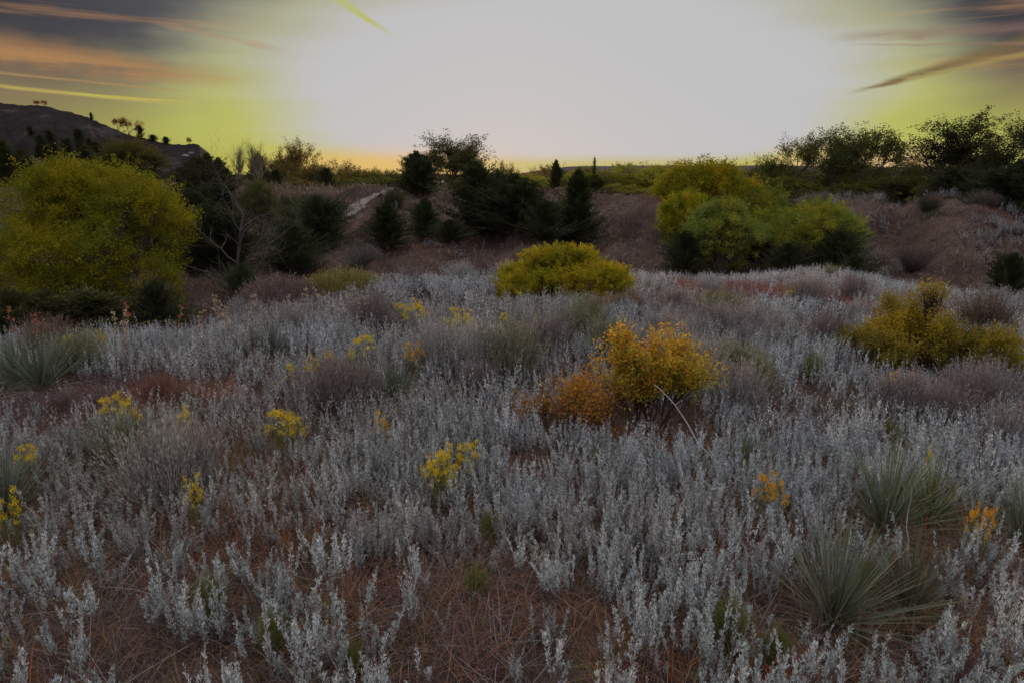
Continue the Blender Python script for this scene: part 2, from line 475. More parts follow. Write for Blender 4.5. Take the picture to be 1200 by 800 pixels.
def juniper(seed, H0=3.0, W0=2.0, nb=330, tops=1, nleaf=60, leaf=.10, pw=1.25, spik=.2, low=.04, droop=.0):
    r = np.random.default_rng(seed)
    wood, lc, ld = [], [], []
    cl = []
    for tp in range(tops):
        ox, oy = (0, 0) if tp == 0 else (r.uniform(-.26, .26) * W0, r.uniform(-.26, .26) * W0)
        Ht = H0 * (1 if tp == 0 else r.uniform(.72, .95))
        Wt = W0 * (1 if tops == 1 else r.uniform(.6, .75))
        P = np.array([ox * .3, oy * .3, 0.]); top = np.array([ox, oy, Ht])
        for a in range(5):
            q = P + (top - P) * (1 / (5 - a)) + (r.normal(0, .02, 3) if a < 4 else 0)
            wood.append((P, q, .09 * (1 - a / 5) + .01, .09 * (1 - (a + 1) / 5) + .008)); P = q
        n = nb // tops
        phase = r.uniform(0, 6.28, 6)
        for b in range(n):
            t = r.uniform(low, .985) ** .9
            az = r.uniform(0, 2 * math.pi)
            base = np.array([ox * t, oy * t, Ht * t])
            env = Wt / 2 * max(0.02, (1 - t ** pw)) * (1 + .22 * math.sin(3 * az + phase[0] + 5 * t) + .18 * math.sin(9 * t + phase[1] + az))
            ln = env * (r.uniform(.45, .95) if r.random() > spik else r.uniform(.9, 1.5)) + .08 * H0 * .4
            el = r.uniform(.35, .95) + .45 * t
            d = np.array([math.cos(az) * math.cos(el), math.sin(az) * math.cos(el), math.sin(el)])
            tipz = Ht * t + d[2] * ln / math.cos(el) * .55
            horiz = np.array([math.cos(az), math.sin(az), 0])
            tip = base + horiz * ln + np.array([0, 0, min(math.tan(el), 2.2) * ln * .55])
            if t > .9: tip = base + horiz * ln * .5 + np.array([0, 0, .1 * H0 * r.uniform(.5, 1)])
            wood.append((base, tip, .022, .005))
            m = nleaf if t < .9 else nleaf // 2
            s_ = r.uniform(.3, 1.05, m)
            p = base + (tip - base) * s_[:, None]
            wdt = .075 * H0 / 3 * (1.2 - s_) * 1.5 + .014
            p = p + r.normal(0, 1, (m, 3)) * wdt[:, None] * np.array([1, 1, .8])
            dd = unit((tip - base)[None] / np.linalg.norm(tip - base) + rdir(m, r) * .55 + np.array([0, 0, .35]))
            lc.append(p); ld.append(dd); cl.append(np.full(m, r.uniform(.65, 1.35)))
    lc = np.concatenate(lc); ld = np.concatenate(ld); cl = np.concatenate(cl)
    ok = lc[:, 2] > .02; lc, ld, cl = lc[ok], ld[ok], cl[ok]
    lf = leaves(lc, ld, r.uniform(leaf * .6, leaf * 1.3, len(lc)), leaf * .30, r)
    return wood, lf, cl[:, None] * tnt(len(lc), .75, 1.25, .08, r)

PR = {}
for i, kw in enumerate([dict(H0=3, W0=2.5, pw=1.3), dict(H0=3, W0=2.2, pw=1.0, spik=.3), dict(H0=3, W0=3.2, tops=3, nb=480, spik=.35, pw=1.6), dict(H0=3, W0=3.0, pw=2.2, nb=420), dict(H0=3, W0=2.6, tops=4, nb=520, spik=.45, pw=1.5)]):
    w_, l_, t_ = juniper(100 + i, **kw); PR['jun%d' % i] = proto('juniper', w_, l_, t_, M_needle)
w_, l_, t_ = juniper(120, H0=3, W0=.8, nb=90, nleaf=26, spik=.5, pw=1.4); PR['pole'] = proto('pole_pine', w_, l_, t_, M_needle)
for i in range(4):
    w_, l_, t_ = lacy(200 + i, nleaf=13 + 2 * i); PR['lacy%d' % i] = proto('cottonwood', w_, l_, t_, M_leaf, zp=99.0)
w_, l_, t_ = lacy(230, nleaf=3, clr=.12, leaf=.07, ang=.35, wander=.1, trop=.14); PR['sparse'] = proto('sparse_poplar', w_, l_, t_, M_leaf)
for i in range(4):
    r_ = np.random.default_rng(300 + i)
    lobes = [(0, 0, .62, .34, .34, .34)]
    for j in range(6):
        a = j * 1.05 + r_.uniform(-.3, .3); rr_ = r_.uniform(.2, .3)
        lobes.append((math.cos(a) * rr_, math.sin(a) * rr_, r_.uniform(.35, .7), r_.uniform(.15, .24), r_.uniform(.15, .24), r_.uniform(.17, .27)))
    w_, l_, t_, _ = lobed(310 + i, lobes, 420, 34, .030, .024, tr=.022, wood_r=.004)
    PR['round%d' % i] = proto('round_tree', w_, l_, t_, M_leaf)
for i in range(2):
    r_ = np.random.default_rng(330 + i)
    lobes = [(r_.uniform(-.3, .3), r_.uniform(-.3, .3), r_.uniform(.3, .6), .24, .24, .34) for j in range(7)]
    w_, l_, t_, _ = lobed(340 + i, lobes, 460, 34, .032, .03, tr=.02, wood_r=.004, shoots=.2)
    PR['bush%d' % i] = proto('low_bush', w_, l_, t_, M_leaf)

BARK = (.10, .075, .06)
def fit(kind, name, px, pytop, Y, wpx, color, label, cat, group=None, sink=.06, rz=None, zbase=None, bark=BARK, trunkname='trunk', crownname='crown', hscale=1.0):
    a = ray(px, pytop)
    x = Y * a[0] / a[1]
    zb = (hz(x, Y) if zbase is None else zbase) - sink
    zt_ = EYE + Y * a[2] / a[1]
    h = max(.25, zt_ - zb) * hscale
    w = wpx / F * Y / 1.0
    root = empty(name, (x, Y, zb), random.uniform(0, 6.28) if rz is None else rz, (w, w, h))
    tag(root, label, cat, group)
    mw, ml = PR[kind]
    put(trunkname, mw, root, bark)
    if ml: put(crownname, ml, root, color)
    return root

JD = (.042, .050, .020); JG = (.050, .066, .026); JO = (.07, .07, .025)
YG = (.27, .25, .03); YO = (.26, .19, .02); OL = (.11, .11, .025); LG = (.19, .21, .05); DK = (.045, .045, .02)
J = 'juniper_tree'
junis = [
 ('jun1', 452, 238, 30, 70, JD, 'dark conical juniper standing alone low on the bank beside the smaller juniper'),
 ('jun0', 497, 233, 34, 54, JG, 'small pointed juniper between the lone conical juniper and the big dark juniper mass'),
 ('jun2', 558, 190, 34.5, 96, JD, 'tallest dark juniper of the big mass on the middle of the bank'),
 ('jun4', 602, 205, 33, 92, JD, 'broad many-topped dark juniper behind the yellow dome bush'),
 ('jun3', 640, 232, 31.5, 66, JG, 'low rounded juniper filling the gap in the dark mass above the yellow dome bush'),
 ('jun1', 678, 200, 33, 72, JD, 'pointed dark juniper ending the big mass, beside the bare brown bank'),
 ('jun3', 527, 256, 31.5, 54, JD, 'low dark juniper at the foot of the tallest juniper'),
 ('jun4', 488, 178, 46, 50, JD, 'black spiky many-topped juniper on the bank crest next to the lacy cottonwood'),
 ('jun0', 652, 188, 70, 24, JD, 'small cone-shaped juniper on the skyline beyond the bank'),
 ('jun3', 372, 226, 31, 100, JG, 'broad green juniper on the bank slope near the pale footpath'),
 ('jun2', 338, 258, 28, 70, JG, 'shaggy juniper in front of the broad green juniper, above the mauve mound shrub'),
 ('jun3', 280, 306, 19.5, 66, JG, 'low green juniper shrub in the gully behind the mauve mound shrub'),
 ('jun4', 232, 186, 40, 96, (.045,.042,.02), 'tall brownish dark juniper behind the yellow willow, below the hill end'),
 ('jun2', 252, 212, 34, 90, JD, 'dark juniper behind the bare pale-limbed tree'),
 ('jun2', 243, 236, 27.5, 100, JD, 'wide dark juniper filling the gully side between willow and bare tree'),
 ('jun3', 216, 245, 29, 84, JD, 'dark low juniper touching the edge of the big yellow willow'),
 ('jun2', 105, 342, 16.5, 190, JO, 'huge dark juniper in the gully in front of the big yellow willow'),
 ('jun3', 178, 326, 17.5, 74, JD, 'dark juniper under the drooping side of the yellow willow'),
 ('jun4', 8, 340, 15.5, 120, JO, 'dark juniper at the end of the gully beside the huge one under the willow'),
 ('jun3', 985, 268, 24.5, 96, JD, 'dark juniper tucked beside the yellow-green grove above the red grass strip'),
 ('jun3', 1003, 296, 21.5, 46, JG, 'small round green juniper at the meadow edge by the yellow-green grove'),
 ('jun3', 1190, 292, 16.5, 74, JD, 'dark juniper cut by the frame beyond the golden shrub'),
 ('jun3', 1120, 196, 38, 80, JD, 'dark juniper on the crest of the far bank below the tall cottonwoods'),
 ('jun4', 1200, 188, 33, 86, JD, 'big dark juniper at the end of the far bank crest'),
 ('jun3', 1160, 205, 36, 60, JD, 'dark juniper between two larger ones on the crest under the cottonwoods'),
 ('jun3', 381, 195, 68, 28, JD, 'rounded dark juniper on the skyline next to the open-crowned cottonwood'),
 ('jun2', 303, 180, 66, 30, JD, 'dark juniper on the skyline under the two sparse poplar tops'),
 ('jun3', 322, 198, 62, 26, JD, 'short dark juniper on the skyline beside the open row of cottonwoods'),
 ('jun2', 262, 196, 66, 36, JD, 'dark juniper where the hill end meets the skyline trees'),
 ('jun3', 788, 226, 41, 34, JD, 'small dark shrubby juniper on the crest touching the yellow-green grove'),
 ('jun0', 2, 165, 62, 40, JD, 'dark juniper at the foot of the hill above the yellow willow'),
 ('jun0', 697, 205, 58, 50, (.08, .085, .02), 'olive green pointed tree on the crest behind the last dark juniper'),
]
for k, px, py, Y, w, c, lab in junis:
    fit(k, J, px, py, Y, w, c, lab, 'juniper')
fit('pole', 'pole_tree', 697, 184, 60, 9, JD, 'thin spiky pole of a tree rising above the olive pointed tree', 'tree')

lac = [
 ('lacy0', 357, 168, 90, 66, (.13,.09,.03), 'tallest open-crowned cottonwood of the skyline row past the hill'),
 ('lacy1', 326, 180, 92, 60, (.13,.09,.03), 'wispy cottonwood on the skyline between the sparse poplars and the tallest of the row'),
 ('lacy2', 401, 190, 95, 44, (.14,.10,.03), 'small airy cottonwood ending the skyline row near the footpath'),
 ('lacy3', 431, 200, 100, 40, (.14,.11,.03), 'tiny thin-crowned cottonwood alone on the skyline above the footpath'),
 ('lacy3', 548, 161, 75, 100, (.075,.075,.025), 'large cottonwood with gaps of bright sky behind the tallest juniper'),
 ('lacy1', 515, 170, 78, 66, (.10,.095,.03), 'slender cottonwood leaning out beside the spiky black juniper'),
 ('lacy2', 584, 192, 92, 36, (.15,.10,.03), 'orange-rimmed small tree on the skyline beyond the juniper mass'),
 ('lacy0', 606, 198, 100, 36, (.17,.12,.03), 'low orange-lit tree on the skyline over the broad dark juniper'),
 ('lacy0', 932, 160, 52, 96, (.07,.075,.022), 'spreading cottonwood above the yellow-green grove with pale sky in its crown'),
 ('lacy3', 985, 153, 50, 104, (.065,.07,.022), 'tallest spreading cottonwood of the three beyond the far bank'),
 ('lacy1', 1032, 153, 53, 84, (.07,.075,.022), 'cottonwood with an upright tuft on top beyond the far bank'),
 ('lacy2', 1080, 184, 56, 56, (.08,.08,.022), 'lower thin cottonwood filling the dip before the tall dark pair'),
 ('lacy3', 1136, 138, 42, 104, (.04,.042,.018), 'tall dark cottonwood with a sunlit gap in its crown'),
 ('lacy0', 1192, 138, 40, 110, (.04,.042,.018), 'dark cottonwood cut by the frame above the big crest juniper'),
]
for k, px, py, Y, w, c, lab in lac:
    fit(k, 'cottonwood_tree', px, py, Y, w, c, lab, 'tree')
for px, py, w, lab in [(272, 166, 20, 'sparse bare-topped poplar standing nearer the hill end'), (300, 161, 26, 'taller sparse poplar with a broom of fine upright twigs')]:
    fit('sparse', 'poplar_tree', px, py, 44, w, (.16, .14, .05), lab, 'tree', bark=(.2, .16, .12))

rnd = [
 ('round1', 338, 189, 84, 44, (.15,.105,.03), 'rounded brown-orange tree under the wispy skyline cottonwood'),
 ('round3', 373, 187, 86, 40, (.14,.10,.03), 'rounded tree close behind the rounded skyline juniper'),
 ('round0', 416, 196, 80, 44, (.16,.12,.03), 'low rounded tree on the skyline directly above the footpath bend'),
 ('round2', 446, 199, 82, 44, (.15,.12,.03), 'low rounded tree on the skyline before the spiky juniper'),
 ('bush1', 476, 200, 80, 60, (.14,.12,.03), 'small brush on the skyline tucked behind the spiky juniper'),
 ('round1', 690, 195, 92, 70, (.17,.15,.025), 'broad olive tree on the skyline behind the pole-like tree'),
 ('round0', 812, 198, 78, 60, (.13,.12,.02), 'dark olive tree at the skyline touching the back of the grove'),
 ('round2', 905, 193, 60, 70, (.085,.085,.02), 'dark olive round tree below the first spreading cottonwood'),
 ('round3', 958, 194, 62, 90, (.08,.08,.02), 'dark olive round tree between the first two spreading cottonwoods'),
 ('round0', 1012, 192, 60, 90, (.08,.08,.02), 'dark olive round tree below the upright-tufted cottonwood'),
 ('round2', 1126, 178, 52, 90, (.05,.052,.018), 'nearly black round tree filling under the dark cottonwood pair'),
 ('round3', 1165, 172, 48, 90, (.045,.048,.018), 'nearly black round tree between the dark cottonwood trunks'),
 ('bush0', 418, 208, 72, 90, OL, 'low olive brush on the skyline just above the footpath'),
 ('bush1', 345, 204, 76, 120, (.14,.10,.03), 'brownish brush under the open row of skyline cottonwoods'),
 ('round2', 602, 203, 84, 70, (.20,.14,.03), 'orange-olive tree on the skyline just past the juniper mass'),
 ('round0', 625, 205, 76, 54, YG, 'yellow-green round tree beyond the crest beside the skyline cone juniper'),
 ('round1', 737, 191, 82, 60, YG, 'tall yellow-green tree in the middle of the row beyond the bare bank'),
 ('round2', 768, 193, 84, 56, YG, 'yellow-green round tree next to the tall one in the row beyond the bank'),
 ('round3', 710, 196, 80, 40, (.16,.15,.02), 'narrow olive tree starting the row beyond the bare bank'),
 ('round0', 790, 199, 74, 42, YG, 'rounded yellow-green tree ending the row before the grove'),
 ('round1', 668, 200, 78, 40, YG, 'small yellow-green tree behind the cone juniper'),
 ('round2', 455, 208, 78, 46, OL, 'low olive tree beyond the crest behind the spiky juniper'),
 ('round1', 640, 194, 98, 50, (.20,.13,.03), 'orange-topped round tree on the skyline behind the cone juniper'),
 ('round3', 148, 158, 60, 74, (.085,.075,.018), 'olive brown round tree between the big willow and the hill'),
 ('round0', 300, 208, 33, 44, (.085,.085,.03), 'fuzzy olive tree behind the bare pale-limbed tree'),
 ('bush0', 925, 206, 45, 76, (.10,.095,.022), 'olive thicket bush under the cottonwood above the grove'),
 ('bush1', 1000, 208, 47, 84, (.09,.09,.022), 'olive thicket bush under the tallest spreading cottonwood'),
 ('bush0', 1062, 206, 46, 84, (.085,.085,.022), 'dark olive thicket bush between the spreading cottonwoods and the dark pair'),
 ('bush1', 1098, 214, 42, 44, (.14,.13,.025), 'small yellowish bush on the crest in front of the thicket'),
 ('bush0', 560, 207, 62, 70, OL, 'low olive bush on the crest beneath the large cottonwood'),
 ('bush1', 747, 216, 60, 100, (.22,.19,.03), 'low yellow brush along the crest under the round tree row'),
]
for k, px, py, Y, w, c, lab in rnd:
    fit(k, 'bush' if k[0] == 'b' else 'round_tree', px, py, Y, w, c, lab, 'bush' if k[0] == 'b' else 'tree')

# bare pale tree
r_ = np.random.default_rng(61)
wood, tips = [], []
P = dict(seg=[6, 5, 4, 3], levels=3, start=[1, 1, 1, 0], kids=[2, 2, 2, 0], ang=.85, ratio=.56, taper=.35, wander=.17, trop=.03, leaf=9, keep=.8)
grow(wood, tips, np.zeros(3), np.array([.03, 0, 1.0]), 3.4, .075, 0, P, r_)
grow(wood, tips, np.array([0, 0, .7]), unit(np.array([.75, 0, .8])), 2.2, .05, 1, P, r_)
grow(wood, tips, np.array([0, 0, .6]), unit(np.array([-.9, -.2, .6])), 2.2, .045, 1, P, r_)
x, y = at(285, 300, 24)[:2]
root = empty('bare_tree', (x, y, hz(x, y) - .05))
tag(root, 'leafless tree with pale forking limbs in front of dark junipers', 'tree')
q = Q(); tw = tubes(wood, 6); q.add(tw, tnt(len(tw), .8, 1.2, .03)); put('trunk', q.mesh('bare_tree', [M_bark]), root, (.085, .07, .062))

# big yellow willow and the yellow-green grove
def big(name, seed, px, pytop, Y, wpx, lobes, ncl, nleaf, clr, leaf, color, label, tr=.14, shoots=.15, catg='tree', grad=None, W=.5, fill=.55):
    a = ray(px, pytop); x = Y * a[0] / a[1]; zb = hz(x, Y) - .05
    h = EYE + Y * a[2] / a[1] - zb; w = wpx / F * Y
    lob = [(l[0] * w, l[1] * w, l[2] * h, l[3] * w, l[4] * w, l[5] * h) for l in lobes]
    wood, lf, ti, cc = lobed(seed, lob, ncl, nleaf, clr, leaf, tr=tr, wood_r=.02, shoots=shoots, W=W, fill=fill)
    if grad is not None:
        ti = ti * grad(cc / np.array([w, w, h]), np.random.default_rng(seed))
    root = empty(name, (x, Y, zb)); tag(root, label, catg)
    q = Q(); tw = tubes(wood, 6); q.add(tw, tnt(len(tw), .8, 1.2, .03)); put('trunk', q.mesh(name, [M_bark]), root, BARK)
    q = Q(); q.add(lf, ti); put('crown', q.mesh(name, [M_leaf]), root, color)
    return root
def autumn(p, r):
    """leaves turn yellow at the shoot ends and stay green inside"""
    n = fbm(p[:, 0] * 6 + 9, p[:, 2] * 6 + p[:, 1] * 3, 3)[:, None]
    k = np.clip((n - .35) * 3, 0, 1)
    return np.array([[.72, .85, .9]]) * (1 - k) + np.array([[1.18, 1.05, .8]]) * k
def domelobes(seed, n, top=.80, w=.36):
    r = np.random.default_rng(seed); L = [(0, 0, .45, .38, .38, .46)]
    for i in range(n):
        a = r.uniform(0, 6.28); e = r.uniform(.0, 1.35)
        rr = .36 * math.cos(e); s = r.uniform(.12, .19)
        L.append((math.cos(a) * rr, math.sin(a) * rr, .42 + .42 * math.sin(e), s, s, s * 1.0))
    return L
big('willow_tree', 401, 100, 188, 21, 232, domelobes(7, 22) + [(-.22, -.22, .12, .2, .18, .13), (.05, -.3, .12, .2, .16, .13), (.26, -.14, .13, .18, .16, .13), (-.34, -.1, .26, .16, .16, .16), (.3, -.15, .27, .17, .17, .16), (0, -.34, .26, .18, .16, .17), (.15, -.3, .45, .16, .14, .16), (-.2, -.32, .42, .16, .14, .16)], 3400, 54, .12, .060, (.225, .20, .017), 'big dome-shaped yellow-green willow rising out of the gully', tr=.22, grad=autumn)
big('grove_tree', 402, 835, 193, 32, 130, domelobes(8, 16), 1500, 50, .14, .085, (.28, .225, .018), 'golden olive tree standing tallest at the back of the grove', grad=autumn)
big('grove_tree', 403, 803, 228, 29, 66, domelobes(9, 12), 900, 46, .11, .075, (.31, .27, .02), 'narrow yellow tree at the grove edge beside the bare bank', grad=autumn)
big('grove_tree', 404, 848, 232, 26, 94, domelobes(10, 26), 1100, 56, .085, .065, (.27, .28, .055), 'pale green round-headed tree at the front of the grove', grad=autumn)
big('grove_tree', 405, 946, 234, 27, 150, domelobes(11, 30), 1250, 56, .09, .065, (.25, .25, .035), 'layered green tree at the end of the grove next to the dark juniper', grad=autumn)
big('grove_tree', 406, 893, 222, 30, 90, domelobes(12, 14), 800, 50, .11, .075, (.19, .19, .03), 'duller green tree between the round-headed and the layered grove trees', grad=autumn)
for a in [('jun3', 805, 268, 25.5, 66, 'dark juniper shrub under the narrow yellow grove tree'), ('jun3', 925, 282, 24.3, 70, 'black-green juniper shrub under the skirts of the layered grove tree')]:
    fit(a[0], J, a[1], a[2], a[3], a[4], JD, a[5], 'juniper')

# trees and junipers on the hill
r_ = np.random.default_rng(71)
for i, (px, Y) in enumerate([(12, 95), (28, 118), (45, 90), (62, 100), (80, 92), (92, 105), (110, 96), (118, 112), (70, 110), (135, 104), (160, 104), (172, 108), (186, 104), (200, 104), (214, 100), (226, 104), (100, 88), (50, 112), (-30, 100), (-60, 110), (-20, 110), (196, 98), (180, 96), (168, 92), (208, 96), (222, 98), (235, 102), (240, 98), (150, 108), (86, 118), (5, 108), (130, 94)] + [(r_.uniform(-60, 245), r_.uniform(84, 116)) for _k in range(34)]):
    z, x = hill_z(px, Y)
    k = ['jun0', 'jun3', 'jun2', 'jun4'][i % 4]; h = r_.uniform(1.8, 3.6) * (1.5 if Y < 100 else .8)
    root = empty(J, (x, Y, z - .2), r_.uniform(0, 6), (h * r_.uniform(.8, 1.1), h * .95, h))
    tag(root, 'dark juniper dotted on the shaded side of the rocky hill', 'juniper', 'junipers dotted over the hillside')
    put('trunk', PR[k][0], root, BARK); put('crown', PR[k][1], root, JD)
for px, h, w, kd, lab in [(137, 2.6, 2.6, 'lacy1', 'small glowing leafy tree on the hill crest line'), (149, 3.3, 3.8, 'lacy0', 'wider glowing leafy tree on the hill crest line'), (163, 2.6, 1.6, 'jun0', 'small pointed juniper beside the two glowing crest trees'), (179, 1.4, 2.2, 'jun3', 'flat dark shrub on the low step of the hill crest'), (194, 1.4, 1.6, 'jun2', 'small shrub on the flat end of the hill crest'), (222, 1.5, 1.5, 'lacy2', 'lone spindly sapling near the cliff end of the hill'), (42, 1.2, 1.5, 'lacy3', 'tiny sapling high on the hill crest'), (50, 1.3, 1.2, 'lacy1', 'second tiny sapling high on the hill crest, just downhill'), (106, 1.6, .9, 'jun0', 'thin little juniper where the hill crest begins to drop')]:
    z, x = hill_z(px, 137.5)
    jn = kd[0] == 'j'
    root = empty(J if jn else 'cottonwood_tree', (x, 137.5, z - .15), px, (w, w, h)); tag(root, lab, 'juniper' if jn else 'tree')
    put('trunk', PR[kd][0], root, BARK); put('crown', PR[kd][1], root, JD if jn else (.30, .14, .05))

# pale boulders on the hill
def boulder(seed):
    import bmesh
    bm = bmesh.new(); bmesh.ops.create_icosphere(bm, subdivisions=3, radius=1)
    r = random.Random(seed); o = (r.uniform(0, 50), r.uniform(0, 50))
    for v in bm.verts:
        k = .75 + .6 * float(fbm(v.co.x * 1.1 + o[0] + v.co.z, v.co.y * 1.1 + o[1] - v.co.z * .7, 3))
        v.co *= k; v.co.z *= .6
    me = bpy.data.meshes.new('boulder'); bm.to_mesh(me); bm.free(); me.materials.append(M_rock); return me
B = [boulder(3), boulder(9)]
for i, (px, Y, s_) in enumerate([(22, 92, 1.3), (28, 95, .9), (36, 93, .8), (43, 92, 1.6), (17, 98, 1.0), (33, 99, .9), (50, 96, .7), (215, 128, .6), (222, 130, .5), (27, 102, 1.1), (40, 100, .7)]):
    z, x = hill_z(px, Y); o = put('boulder', B[i % 2]); o.location = (x, Y, z + .1 * s_); o.scale = (s_, s_, s_); o.rotation_euler = (0, 0, i * 1.7)
    tag(o, 'pale weathered boulder in the eroded patch of the hillside', 'boulder', 'pale boulders on the hillside')

# ------------------------------------------------------------------ shrubs of the meadow
EXC = []   # discs kept free of sage
def shrub_lobed(name, label, px, pytop, wpx, pybase, seed, lobes, ncl, nleaf, clr, leaf, color, cat='shrub', grad=None, tr=.02, W=.5, shoots=.3, wood=(.09, .06, .05), wr=.004, foliage='foliage', sinkY=0):
    x, y = gp(px, pybase); y += sinkY
    a = ray(px, pytop); x = y * a[0] / a[1]; zb = hz(x, y) - .02
    h = EYE + y * a[2] / a[1] - zb; w = wpx / F * y
    lob = [(l[0] * w, l[1] * w, l[2] * h, l[3] * w, l[4] * w, l[5] * h) for l in lobes]
    wd, lf, ti, cc = lobed(seed, lob, ncl, nleaf, clr, leaf, tr=tr, wood_r=wr, shoots=shoots, W=W, lowcut=.02)
    if grad is not None: ti = ti * grad(cc / np.array([w, w, h]))
    root = empty(name, (x, y, zb)); tag(root, label, cat)
    q = Q(); tw = tubes(wd, 5); q.add(tw, tnt(len(tw), .8, 1.2, .03)); put('stems', q.mesh(name, [M_bark]), root, wood)
    q = Q(); q.add(lf, ti); put(foliage, q.mesh(name, [M_leaf]), root, color)
    EXC.append((x, y, w * .42))
    return root
r_ = np.random.default_rng(5)
dome = [(0, 0, .16, .46, .34, .66)]
for i in range(16):
    a = r_.uniform(0, 6.28); q_ = r_.uniform(.05, .38); rr_ = q_
    dome.append((math.cos(a) * rr_, math.sin(a) * rr_ * .8, .20 + .60 * (1 - (rr_ / .46) ** 2) - .02, .085, .085, .16))
def domegrad(p):
    k = np.clip((fbm(p[:, 0] * 7, p[:, 2] * 3 + p[:, 1] * 7, 3)[:, None] - .38) * 3.5, 0, 1)
    return np.array([[.75, .82, .9]]) * (1 - k) + np.array([[1.12, 1.04, .9]]) * k
shrub_lobed('dome_bush', 'wide yellow dome-shaped bush standing alone at the far edge of the meadow', 660, 287, 186, 352, 501, dome, 2000, 50, .032, .028, (.36, .29, .022), grad=domegrad, cat='bush', sinkY=.15)
EXC.append((EXC[-1][0] - .45, EXC[-1][1] - .55, .62)); EXC.append((EXC[-2][0] + .45, EXC[-2][1] - .55, .62))
mnd = [(-.25, 0, .3, .24, .25, .55), (.05, 0, .4, .25, .25, .55), (.3, 0, .3, .2, .25, .5)]

# twiggy bushes from grown branches
def twiggy(name, label, seed, origins, P, nleaf, clr, leaf, color, leafgrad, wood=(.055, .035, .03), cat='bush', W=.55, prune=None):
    r = np.random.default_rng(seed)
    wd, tp = [], []
    for (o, d, L, rad) in origins:
        grow(wd, tp, np.array(o, float), unit(np.array(d, float)), L, rad, 0, P, r)
    t = np.array([a[0] for a in tp]); td = np.array([a[1] for a in tp])
    return r, wd, t, td
x0, y0 = gp(762, 512)
P = dict(seg=[4, 4, 4, 3], levels=3, start=[0, 0, 0, 0], kids=[2, 2, 2, 0], ang=.55, ratio=.60, taper=.55, wander=.13, trop=.05, leaf=2, keep=.86)
def orange_bush():
    r = np.random.default_rng(505)
    root = empty('autumn_bush', (x0 - .03, y0, hz(x0, y0) - .02)); tag(root, 'golden orange bush with dark twigs, a pale dead stick across it', 'bush')
    wd, tp = [], []
    for (o, d, L, rd) in [((-.08, 0, 0), (-.25, .1, 1), .40, .009), ((.02, .05, 0), (.1, .2, 1), .42, .010), ((.10, 0, 0), (.5, 0, 1), .42, .009), ((-.05, .05, 0), (-.55, .1, 1), .40, .008), ((.14, .02, 0), (.7, .2, .9), .36, .007), ((0, -.05, 0), (.2, -.4, 1), .38, .008)]:
        grow(wd, tp, np.array(o), unit(np.array(d, float)), L, rd, 0, P, r)
    t = np.array([a[0] for a in tp]); td = np.array([a[1] for a in tp])
    top = np.percentile(t[:, 2], 99); k = .76 / top
    sx = .62 / (np.percentile(t[:, 0], 98) - np.percentile(t[:, 0], 2))
    S_ = np.array([sx, sx, k])
    wd = [(a * S_, b * S_, c, d_) for a, b, c, d_ in wd]; t = t * S_
    q = Q(); tw = tubes(wd, 5); q.add(tw, tnt(len(tw), .8, 1.3, .03)); put('stems', q.mesh('autumn_bush', [M_bark]), root, (.06, .038, .032))
    ok = (t[:, 2] > .30 + .12 * r.random(len(t))) & (r.random(len(t)) < .50); t = t[ok]; td = td[ok]
    i = np.repeat(np.arange(len(t)), 6)
    c = t[i] + r.normal(0, .022, (len(i), 3)); d = unit(rdir(len(i), r) + td[i] * .6)
    lf = leaves(c, d, r.uniform(.014, .028, len(i)), .013, r)
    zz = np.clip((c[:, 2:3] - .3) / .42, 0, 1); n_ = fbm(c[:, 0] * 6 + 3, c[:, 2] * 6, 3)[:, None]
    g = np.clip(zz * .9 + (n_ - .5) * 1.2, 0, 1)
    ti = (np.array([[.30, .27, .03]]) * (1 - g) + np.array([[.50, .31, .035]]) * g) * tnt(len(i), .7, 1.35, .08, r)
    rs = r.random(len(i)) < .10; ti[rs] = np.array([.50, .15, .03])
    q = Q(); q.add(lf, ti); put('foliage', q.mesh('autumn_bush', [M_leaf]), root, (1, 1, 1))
    EXC.append((x0, y0, .36))
    # lower, redder neighbour
    x1, y1 = gp(668, 520)
    root = empty('rusty_bush', (x1, y1, hz(x1, y1) - .02)); tag(root, 'low thin rusty red bush leaning on the golden orange bush', 'bush')
    wd, tp = [], []
    for j in range(9):
        an = j * .7; grow(wd, tp, np.array([r.normal(.08, .12), r.normal(0, .1), 0]), unit(np.array([math.cos(an) * .6, math.sin(an) * .5, 1])), .28, .006, 0, dict(P, keep=.7), r)
    t = np.array([a[0] for a in tp]); td = np.array([a[1] for a in tp])
    S_ = np.array([.74 / (np.percentile(t[:, 0], 98) - np.percentile(t[:, 0], 2)), .6 / (np.percentile(t[:, 1], 98) - np.percentile(t[:, 1], 2)), .58 / t[:, 2].max()])
    wd = [(a * S_, b * S_, c, d_) for a, b, c, d_ in wd]; t = t * S_
    q = Q(); tw = tubes(wd, 4); q.add(tw, tnt(len(tw), .8, 1.3, .03)); put('stems', q.mesh('rusty_bush', [M_bark]), root, (.09, .05, .042))
    ok = r.random(len(t)) < .32 + .3 * (t[:, 2] > .4); t, td = t[ok], td[ok]
    i = np.repeat(np.arange(len(t)), 3)
    c = t[i] + r.normal(0, .025, (len(i), 3)); d = unit(rdir(len(i), r) + td[i] * .6)
    lf = leaves(c, d, r.uniform(.012, .026, len(i)), .012, r)
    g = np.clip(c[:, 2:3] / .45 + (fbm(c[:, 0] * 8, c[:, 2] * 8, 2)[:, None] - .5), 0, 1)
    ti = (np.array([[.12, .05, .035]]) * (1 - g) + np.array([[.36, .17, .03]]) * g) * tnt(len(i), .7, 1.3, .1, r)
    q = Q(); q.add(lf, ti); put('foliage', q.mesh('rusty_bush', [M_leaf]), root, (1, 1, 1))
    EXC.append((x1, y1, .26))
orange_bush()
